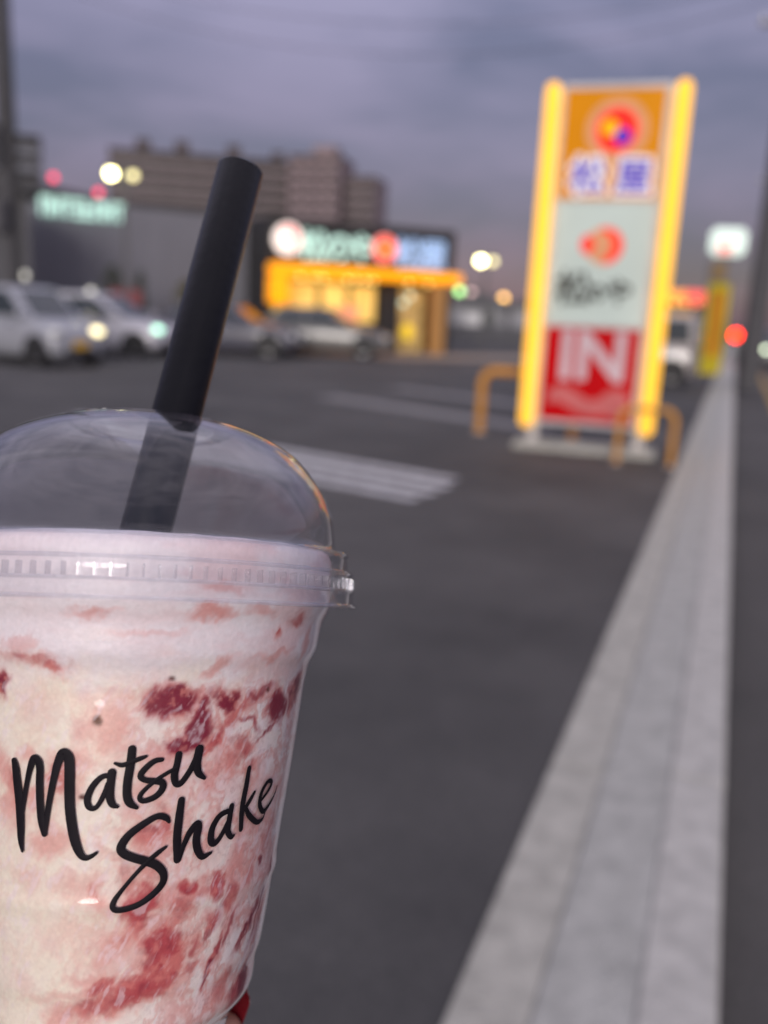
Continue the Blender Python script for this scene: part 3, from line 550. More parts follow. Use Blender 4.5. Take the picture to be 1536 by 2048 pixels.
# ================================================================== THE DRINK
CUPM=Matrix(((0.8124731,-0.5664660,-0.1378539,-0.1243652),(0.5784963,0.7540062,0.3111539,0.1659135),(-0.0723155,-0.3325522,0.9403082,1.4299866),(0,0,0,1)))
def clear_plastic(name,tint,bump,bscale,k=1.0,base=0.045):
    m=bpy.data.materials.new(name); m.use_nodes=True; t=m.node_tree; t.nodes.clear(); L=t.links.new; A=t.nodes.new
    o=A('ShaderNodeOutputMaterial'); mx=A('ShaderNodeMixShader'); tr=A('ShaderNodeBsdfTransparent'); gl=A('ShaderNodeBsdfGlossy'); L(mx.outputs[0],o.inputs[0]); L(tr.outputs[0],mx.inputs[1]); L(gl.outputs[0],mx.inputs[2])
    tr.inputs[0].default_value=(*tint,1); gl.inputs['Roughness'].default_value=0.025; gl.inputs['Color'].default_value=(0.95,0.95,0.97,1)
    g=A('ShaderNodeTexCoord'); n=A('ShaderNodeTexNoise'); n.inputs['Scale'].default_value=bscale; n.inputs['Detail'].default_value=2.5; L(g.outputs['Object'],n.inputs['Vector'])
    b=A('ShaderNodeBump'); b.inputs['Strength'].default_value=bump; b.inputs['Distance'].default_value=0.004; L(n.outputs[0],b.inputs['Height']); L(b.outputs[0],gl.inputs['Normal'])
    lw=A('ShaderNodeLayerWeight'); lw.inputs[0].default_value=0.5
    pw=A('ShaderNodeMath'); pw.operation='POWER'; pw.inputs[1].default_value=3.7; L(lw.outputs['Facing'],pw.inputs[0])
    ml=A('ShaderNodeMath'); ml.operation='MULTIPLY_ADD'; ml.inputs[1].default_value=0.85*k; ml.inputs[2].default_value=base; L(pw.outputs[0],ml.inputs[0]); ml.use_clamp=True
    L(ml.outputs[0],mx.inputs[0]); return m
M_lid=clear_plastic('clear_lid_plastic',(0.988,0.988,0.99),0.16,22,1.0,0.030)
M_cupw=clear_plastic('clear_cup_plastic',(0.995,0.995,0.995),0.10,40,0.55,0.018)
cup=thing('drink_cup','clear plastic cup of strawberry and cream shake with a dome lid, held up in front','cup',group=None)
cup.matrix_world=CUPM
CP=[(0.0055,.0485),(0.0035,.0488),(0.002,.0460),(0.000,.0455),(-.0015,.0453),(-.0026,.0448),(-.0046,.0436),(-.0113,.0425),(-.0125,.0420),(-.0144,.0408),(-.0192,.0399),(-.0351,.03805),(-.0509,.0359),(-.0585,.0350),(-.0600,.0352),(-.0612,.0351),(-.0623,.0344),(-.0697,.03336),(-.0776,.0322),(-.0804,.0312),(-.0859,.0307),(-.0880,.0297),(-.0900,.0277),(-.0921,.0260),(-.097,.0248),(-.112,.0228)]
hs_=np.array([c[0] for c in CP])[::-1]; rs_=np.array([c[1] for c in CP])[::-1]
hh=np.linspace(-.112,.0055,150); rr=np.interp(hh,hs_,rs_); kk=np.array([1,2,3,2,1.])/9
rr=np.convolve(np.pad(rr,2,'edge'),kk,'valid')
def Rof(h): return np.interp(h,hh,rr)
prof=[(float(b),float(a)) for a,b in zip(hh,rr)]+[(float(b)-.0003,float(a)) for a,b in zip(hh[::-1],rr[::-1])]+[(0.0005,-.1117),(0.0005,-.112)]
MB().lathe(prof,160,closed=True).build('cup_wall',M_cupw,cup,smooth=True)

# lid ------------------------------------------------------------------
op=[(.0515,-.0012),(.0512,-.0004),(.0507,.0002),(.0506,.0024),(.0503,.0030),(.0502,.0056),(.0499,.0064),(.0492,.0072),(.0490,.0100),(.0487,.0110),(.0480,.0117),(.0465,.0121),(.0460,.0126),(.0459,.0137),(.0456,.0165),(.0453,.0190),(.0447,.0211),(.0439,.0229),(.0427,.0258),(.0410,.0284),(.0390,.0312),(.0364,.0340),(.0333,.0362),(.0300,.0380),(.0268,.0394),(.0237,.0405),(.0215,.0411),(.0203,.0416),(.0196,.0417),(.0189,.0414),(.0183,.0409),(.0170,.0409),(.0150,.0410)]
P=np.array(op); d=np.gradient(P,axis=0); nrm=np.stack([d[:,1],-d[:,0]],1); nrm/=np.linalg.norm(nrm,axis=1)[:,None]; IN=P-nrm*0.0004*np.where(nrm[:,:1]*P[:,:1]<-1,1,1)
if IN[20,0]>P[20,0]: IN=P+nrm*0.0004
lid=MB().lathe([tuple(map(float,p)) for p in P]+[tuple(map(float,p)) for p in IN[::-1]],192,closed=True).build('lid',M_lid,cup,smooth=True)
rb=MB()
for k in range(108):
    a=2*math.pi*k/108; w=.00026
    c,s=math.cos(a),math.sin(a); e=(-s,c)
    rb.add([(c*(.0503+dr)+e[0]*q,s*(.0503+dr)+e[1]*q,z) for z in (.0031,.0056) for dr,q in ((-.0012,-w),(-.0012,w),(.0004,w*.6),(.0004,-w*.6))],[(0,1,2,3),(4,7,6,5),(0,4,5,1),(1,5,6,2),(2,6,7,3),(3,7,4,0)])
gr=rb.build('grip_ribs',clear_plastic('rib_plastic',(0.90,0.90,0.91),.2,60,.8,.06),lid); gr['kind']='stuff'
M_bead=clear_plastic('bead_plastic',(0.985,0.985,0.99),.05,30,1.0,.16)
for r0,z0 in ((.0488,.0113),(.0500,.0068),(.0505,.0027),(.0514,-.0008)):
    MB().lathe([(r0+.00042*math.cos(a),z0+.00042*math.sin(a)) for a in np.linspace(0,2*math.pi,9)[:-1]],192,closed=True).build('rim_bead',M_bead,lid,smooth=True)
for q in (100,180,260):
    n=8; fv=[];ff=[]
    for i in range(n+1):
        a=R(q-38+76*i/n)
        for j,(t_,dz) in enumerate(((.0150,.0408),(.0110,.0392),(.0075,.0358),(.0060,.0325))):
            a2=R(q)+(a-R(q))*(1-j/3.05); fv.append((t_*math.cos(a2),t_*math.sin(a2),dz))
    for i in range(n):
        for j in range(3): ff.append((i*4+j,(i+1)*4+j,(i+1)*4+j+1,i*4+j+1))
    MB().add(fv,ff).build('straw_flap',M_lid,lid,smooth=True)

# shake ----------------------------------------------------------------
def vnoise(p,seed):
    r_=np.random.default_rng(seed); T=r_.random(4096).astype(np.float32)
    i=np.floor(p).astype(np.int64); f=p-i; f=f*f*(3-2*f)
    def h(a,b,c): return T[((a*73856093)^(b*19349663)^(c*83492791))&4095]
    x,y,z=i.T; u,v,w=f.T
    c00=h(x,y,z)*(1-u)+h(x+1,y,z)*u; c10=h(x,y+1,z)*(1-u)+h(x+1,y+1,z)*u
    c01=h(x,y,z+1)*(1-u)+h(x+1,y,z+1)*u; c11=h(x,y+1,z+1)*(1-u)+h(x+1,y+1,z+1)*u
    return (c00*(1-v)+c10*v)*(1-w)+(c01*(1-v)+c11*v)*w
def fbm(p,seed,oc=4,g=.55):
    s=0;a=1;t=0
    for k in range(oc): s=s+a*vnoise(p*2.0**k+k*17.3,seed+k); t+=a; a*=g
    return s/t
def sstep(a,b,x): t=np.clip((x-a)/(b-a),0,1); return t*t*(3-2*t)
NT=1000
sp=[(0.0003,-.1110),(.0120,-.1112),(.0200,-.1112)]
for h_ in np.linspace(-.1108,.0045,330): sp.append((float(Rof(h_))-.00042 if h_<-.002 else float(min(Rof(h_)-.00042,.0449)),float(h_)))
sp+=[(.0449,.0060),(.0450,.0080),(.0450,.0098),(.0446,.0110),(.0436,.0118),(.0415,.0123),(.0370,.0126),(.0300,.0128),(.0190,.0129),(.0100,.0130),(.0003,.0130)]
sp=np.array(sp); th=np.linspace(-math.pi,math.pi,NT,endpoint=False)
RRm,TH=np.meshgrid(sp[:,0],th,indexing='ij'); HH=np.repeat(sp[:,1][:,None],NT,1)
lump=0.0009*(fbm(np.stack([np.cos(TH).ravel()*4,np.sin(TH).ravel()*4,HH.ravel()*120],1),5,3).reshape(TH.shape)-.5)
RR2=RRm+np.where(HH>.004,lump*.8*sstep(.004,.012,HH),0); HH2=HH+np.where(HH>.006,lump*.9,0)
X=RR2*np.sin(TH); Y=-RR2*np.cos(TH)
V=np.stack([X,Y,HH2],-1).reshape(-1,3).astype(np.float32)
# pigment: cream base, strawberry sauce blobs and veins
BL=[(0.164,-0.0199,0.004,0.0025,-10,1,2),(0.331,-0.0254,0.0024,0.0039,10,0.9,2),(0.261,-0.0292,0.0026,0.0015,-15,0.9,2),(0.471,-0.0202,0.0029,0.0016,20,0.8,2),(0.523,-0.0241,0.0021,0.0027,20,0.65,1),(0.48,-0.0273,0.0016,0.0032,10,0.6,1),(0.633,-0.0303,0.0033,0.0019,0,0.6,1),(0.542,-0.0333,0.0019,0.0038,0,0.45,1),(0.886,-0.0232,0.0028,0.0034,-35,1,2),(1.096,-0.0198,0.002,0.0053,35,0.9,2),(1.372,-0.0173,0.0012,0.0037,20,0.8,2),(-0.114,-0.0251,0.0052,0.0041,20,0.45,0),(-0.22,-0.0267,0.0026,0.0021,0,0.35,0),(-0.174,-0.0245,0.0007,0.0008,0,1.3,3),(-0.512,-0.0127,0.0058,0.0015,8,0.55,1),(-0.397,-0.0145,0.0026,0.0011,15,0.65,1),(-0.697,-0.0182,0.0014,0.0024,0,0.95,2),(0.385,-0.0138,0.0031,0.0008,-10,0.45,0),(0.725,-0.0068,0.0012,0.0012,0,0.5,1),(0.739,-0.0116,0.0049,0.0008,-8,0.4,0),(-0.352,-0.0359,0.0021,0.0037,0,0.65,1),(-0.695,-0.034,0.0022,0.003,0,0.5,0),(-0.647,-0.0425,0.0033,0.0028,0,0.4,0),(-0.403,-0.048,0.0038,0.0025,0,0.45,0),(-0.533,-0.031,0.0013,0.0022,0,0.4,0),(0.104,-0.046,0.0043,0.0024,10,0.6,1),(0.18,-0.0448,0.0013,0.0032,-20,0.6,1),(0.094,-0.0605,0.003,0.0033,0,0.9,1),(0.102,-0.064,0.0019,0.0028,0,0.6,1),(0.227,-0.0684,0.0028,0.0023,0,0.85,1),(0.241,-0.0729,0.004,0.0029,0,0.9,1),(0.102,-0.0762,0.0063,0.0023,-25,0.75,1),(-0.097,-0.0798,0.0064,0.0029,-20,0.65,1),(-0.358,-0.0818,0.0024,0.0024,0,0.4,0),(0.37,-0.0575,0.0014,0.0017,0,0.8,1),(0.579,-0.0581,0.0022,0.002,0,0.9,1),(0.683,-0.062,0.002,0.004,15,0.65,1),(0.553,-0.0648,0.0026,0.002,-20,0.65,1),(0.689,-0.0543,0.0023,0.0034,0,0.55,0),(1.013,-0.051,0.0027,0.0042,15,0.5,1),(0.955,-0.0564,0.0008,0.0008,0,0.9,2),(1.101,-0.0643,0.0006,0.0092,22,0.85,2),(0.939,-0.0701,0.0008,0.0054,30,0.85,2),(0.628,-0.0718,0.0008,0.0041,12,0.65,1),(0.611,-0.0757,0.0007,0.0041,15,0.7,2),(1.042,-0.0819,0.0019,0.0038,25,0.9,2),(0.951,-0.0845,0.0044,0.0019,-20,0.8,1),(-0.217,-0.0572,0.0049,0.0027,15,0.35,0),(-0.145,-0.0567,0.0014,0.0027,-20,0.5,1),(-0.535,-0.0551,0.0028,0.0022,0,0.25,0),(-0.055,-0.0506,0.0032,0.0008,35,0.35,1),(0.314,-0.059,0.0061,0.0022,-10,0.4,0),(-0.014,-0.0681,0.0067,0.0039,-30,0.4,0),(0.225,-0.0361,0.0032,0.0063,-10,0.3,0),(-0.477,-0.0223,0.0032,0.0032,0,0.15,0),(0.152,-0.0496,0.0032,0.0049,10,0.35,0),(0.454,-0.0498,0.0033,0.005,15,0.25,0),(0.725,-0.0421,0.0034,0.0056,10,0.25,0),(-0.253,-0.066,0.0051,0.0034,0,0.15,0),(0.154,-0.033,0.0042,0.0031,0,0.35,0),(0.284,-0.018,0.0031,0.0013,20,0.45,1),(0.765,-0.0382,0.0014,0.0045,10,0.35,0),(0.054,-0.0396,0.0026,0.0032,0,0.3,0),(-0.234,-0.0391,0.0006,0.0004,0,1.0,3),(0.819,-0.0284,0.0034,0.0007,-20,0.7,2),(0.638,-0.0254,0.0038,0.0005,25,0.6,2),(0.167,-0.0162,0.0006,0.0004,0,0.8,3),(0.76,-0.0191,0.0004,0.0004,0,0.8,3),(0.341,-0.0478,0.0027,0.0009,-30,0.5,1),(0.304,-0.0644,0.0034,0.0008,-50,0.5,1),(0.513,-0.0678,0.0006,0.0034,20,0.5,2),(0.424,-0.0711,0.0011,0.0017,10,0.6,1),(0.72,-0.0695,0.0007,0.0047,25,0.5,2),(-0.277,-0.032,0.0032,0.0013,10,0.35,0),(-0.32,-0.0777,0.0058,0.0007,-8,0.25,0),(0.348,-0.022,0.0015,0.0024,20,0.8,2),(0.427,-0.0296,0.0037,0.0012,-30,0.75,1),(0.556,-0.0224,0.0037,0.0012,-25,0.6,1),(0.708,-0.0201,0.0033,0.001,-20,0.6,2),(0.134,-0.0773,0.0086,0.0026,-25,0.8,1),(0.25,-0.071,0.0034,0.0057,12,0.85,1),(0.327,-0.0621,0.0028,0.0034,20,0.55,1),(0.136,-0.0548,0.0022,0.0022,0,0.45,1),(0.032,-0.056,0.0016,0.0033,-20,0.5,1),(-0.072,-0.0757,0.0034,0.0017,-20,0.7,1),(-0.203,-0.0742,0.0029,0.0011,-15,0.4,0),(0.825,-0.0585,0.0018,0.0041,20,0.55,1),(0.71,-0.0679,0.0029,0.0035,25,0.5,1),(0.469,-0.0589,0.0034,0.0014,-15,0.5,1),(0.439,-0.0747,0.0035,0.0012,-25,0.5,1),(0.753,-0.0813,0.0024,0.0036,25,0.55,1),(0.722,-0.0348,0.0028,0.0014,-15,0.5,1),(0.909,-0.0406,0.0017,0.0035,15,0.4,1),(0.448,-0.0357,0.0016,0.0032,10,0.4,0),(-0.475,-0.04,0.0027,0.0016,20,0.5,0),(-0.61,-0.0375,0.0022,0.0033,0,0.55,1),(-0.274,-0.0367,0.0016,0.0032,10,0.4,1),(0.022,-0.0652,0.0033,0.0017,-30,0.5,1),(1.108,-0.0708,0.0016,0.0056,25,0.7,1),(0.677,-0.0481,0.0023,0.0017,0,0.4,0),(-0.202,-0.0037,0.0035,0.0008,4,0.45,0),(0.324,-0.0033,0.0035,0.001,-6,0.6,0),(0.858,-0.0036,0.0022,0.0012,-10,0.6,1),(0.72,-0.0059,0.0006,0.0013,8,0.75,1),(0.351,0.0014,0.003,0.0008,0,0.35,0),(1.032,-0.0086,0.0013,0.0034,15,0.5,0),(0.564,-0.0023,0.0031,0.0009,0,0.4,0),(0.066,-0.0072,0.006,0.0007,-6,0.2,0),(-0.569,-0.0094,0.0032,0.0008,0,0.3,0)]
pz=np.stack([RRm.ravel()*np.sin(TH.ravel()),-RRm.ravel()*np.cos(TH.ravel()),HH.ravel()],1)
A1=(fbm(pz*210,31,4)-.5); A2=(fbm(pz*210+9.1,47,4)-.5); fine=(fbm(pz*900,77,3)-.5); fine2=(fbm(pz*1900+3,91,2)-.5)
T_=TH.ravel(); H_=HH.ravel(); Rr=np.maximum(RRm.ravel(),.004)
sx_=T_*.034; c30,s30=math.cos(R(28)),math.sin(R(28)); along=sx_*s30+H_*c30; across=sx_*c30-H_*s30
streak=fbm(np.stack([across*1100+A1*3,along*190+A2*3,pz[:,1]*60],1),55,4)-.5
tw=T_+A1*.0056/Rr+fine*.0012/Rr; hw_=H_+A2*.0060+fine2*.0006
acc=[np.zeros(len(T_)) for _ in range(4)]
for t0,h0,rx,ry,a,I,k in BL:
    dx=(tw-t0)*Rr if k!=3 else (T_-t0)*Rr; dy=(hw_-h0) if k!=3 else H_-h0
    dx=np.where(np.abs(T_-t0)<1.2,dx,9)
    c,s=math.cos(R(a)),math.sin(R(a)); u=dx*c-dy*s; v=dx*s+dy*c
    dd_=np.sqrt((u/rx)**2+(v/ry)**2)+fine*.22+streak*.95+A1*.25
    acc[k]=np.maximum(acc[k],min(1.3,I*1.12)*sstep(1.95,.35,dd_))
# same sauce on the sides away from the lettering
far=sstep(1.1,1.5,np.abs(T_))
bulk=fbm(pz*np.array([95,95,70])+5,63,4); acc[1]=np.maximum(acc[1],far*.8*sstep(.56,.66,bulk+fine*.12)); acc[2]=np.maximum(acc[2],far*.8*sstep(.66,.73,bulk+fine*.12))
right=sstep(-.55,.75,T_); low=sstep(-.012,-.022,H_)
q=np.stack([(pz[:,0])*150+A2*2.2,pz[:,1]*150+A1*2.2,(H_-T_*.008)*85],1)
rid=1-np.abs(2*fbm(q,19,4,.6)-1)
vein=sstep(.80,.98,rid+fine*.06)*low*(.10+.48*right)
cloud=sstep(.46,.66,fbm(pz*120+21,23,4)+fine*.06)*low*(.24+.26*right)
thin=sstep(.93,1.0,1-np.abs(2*fbm(q*2.1+7,29,3)-1))*low*right*.22
cream=np.array([.85,.76,.64]); lilac=np.array([.80,.69,.74]); white=np.array([.83,.76,.80]); pink=np.array([.75,.45,.45]); salmon=np.array([.66,.235,.20]); red=np.array([.43,.042,.06]); crim=np.array([.20,.010,.034]); seed=np.array([.10,.018,.012])
def mix(c,t,w): return c*(1-w[:,None])+t[None]*w[:,None]
Cc=np.repeat(cream[None],len(T_),0); Cc=mix(Cc,lilac,np.clip(right*.6+A1*.6,0,1)); Cc=mix(Cc,white,sstep(-.021,-.010,H_+A1*.010))
wash=sstep(.40,.66,fbm(pz*np.array([70,70,190])+11,101,4))*(1-low)*(.12+.40*right); Cc=mix(Cc,pink,np.clip(wash,0,.6)); Cc=mix(Cc,pink,np.clip(cloud,0,.8)); Cc=mix(Cc,salmon,np.clip(vein,0,.75)); 
Cc=mix(Cc,pink,np.clip(acc[0]*1.1,0,1)*.65); Cc=mix(Cc,salmon,np.clip(acc[0]*1.2,0,1)*.85); Cc=mix(Cc,salmon,np.clip(acc[1]*1.3,0,1)*.75); Cc=mix(Cc,red,sstep(.34,.95,acc[1]+streak*.45)*.88)
Cc=mix(Cc,red,np.clip(acc[2]*1.3,0,1)*.85); Cc=mix(Cc,crim,sstep(.36,.95,acc[2]+fine*.25+streak*.35)*.93); Cc=mix(Cc,crim,np.clip(thin,0,.7)); Cc=mix(Cc,seed,np.clip(acc[3],0,1))
wm=sstep(.30,.42,fbm(pz*330+2,41,3)*.5+.22+streak*.6); Cc=mix(Cc,lilac*1.06,(1-wm)*.40*low)          # cream wisps over the sauce
tex=fbm(pz*420+31,83,4)-.5; rz=np.clip(acc[1]+acc[2],0,1)
Cc=mix(Cc,salmon*1.1,sstep(.04,.22,tex+streak*.35)*rz*.55); Cc=mix(Cc,crim,sstep(.05,.25,-tex+streak*.25)*rz*.45); Cc=mix(Cc,pink,sstep(.16,.30,streak)*rz*.4)
Cc=np.clip(Cc*(1+fine2[:,None]*.14),0.004,.86)
nh=len(sp); idx=np.arange(nh*NT).reshape(nh,NT); a_=idx[:-1]; b_=idx[1:]
F_=np.stack([a_,np.roll(a_,-1,1),np.roll(b_,-1,1),b_],-1).reshape(-1,4)
me=bpy.data.meshes.new('shake'); me.vertices.add(len(V)); me.vertices.foreach_set('co',V.ravel())
me.loops.add(F_.size); me.loops.foreach_set('vertex_index',F_.ravel().astype(np.int32)); me.polygons.add(len(F_)); me.polygons.foreach_set('loop_start',(np.arange(len(F_))*4).astype(np.int32)); me.polygons.foreach_set('loop_total',np.full(len(F_),4,np.int32))
me.update(); me.validate(); me.polygons.foreach_set('use_smooth',[True]*len(me.polygons))
at=me.color_attributes.new('pigment','FLOAT_COLOR','POINT'); at.data.foreach_set('color',np.concatenate([Cc,np.ones((len(Cc),1))],1).astype(np.float32).ravel())
m=bpy.data.materials.new('strawberry_shake'); m.use_nodes=True; t=m.node_tree; p=t.nodes['Principled BSDF']
va=t.nodes.new('ShaderNodeVertexColor'); va.layer_name='pigment'
g=t.nodes.new('ShaderNodeTexCoord'); n1=t.nodes.new('ShaderNodeTexNoise'); n1.inputs['Scale'].default_value=900; n1.inputs['Detail'].default_value=4; t.links.new(g.outputs['Object'],n1.inputs['Vector'])
r1=t.nodes.new('ShaderNodeValToRGB'); t.links.new(n1.outputs[0],r1.inputs[0]); r1.color_ramp.elements[0].color=(.88,.88,.88,1); r1.color_ramp.elements[1].color=(1.1,1.1,1.1,1)
mm=t.nodes.new('ShaderNodeMixRGB'); mm.blend_type='MULTIPLY'; mm.inputs[0].default_value=.8; t.links.new(va.outputs[0],mm.inputs[1]); t.links.new(r1.outputs[0],mm.inputs[2]); t.links.new(mm.outputs[0],p.inputs['Base Color'])
p.inputs['Roughness'].default_value=.42; p.inputs['Subsurface Weight'].default_value=.12; p.inputs['Subsurface Radius'].default_value=(1,.6,.5); p.inputs['Subsurface Scale'].default_value=.0012
bp=t.nodes.new('ShaderNodeBump'); bp.inputs['Strength'].default_value=.18; bp.inputs['Distance'].default_value=.001; n2=t.nodes.new('ShaderNodeTexNoise'); n2.inputs['Scale'].default_value=380; t.links.new(g.outputs['Object'],n2.inputs['Vector']); t.links.new(n2.outputs[0],bp.inputs['Height']); t.links.new(bp.outputs[0],p.inputs['Normal'])
me.materials.append(m); obj('shake',me,cup)

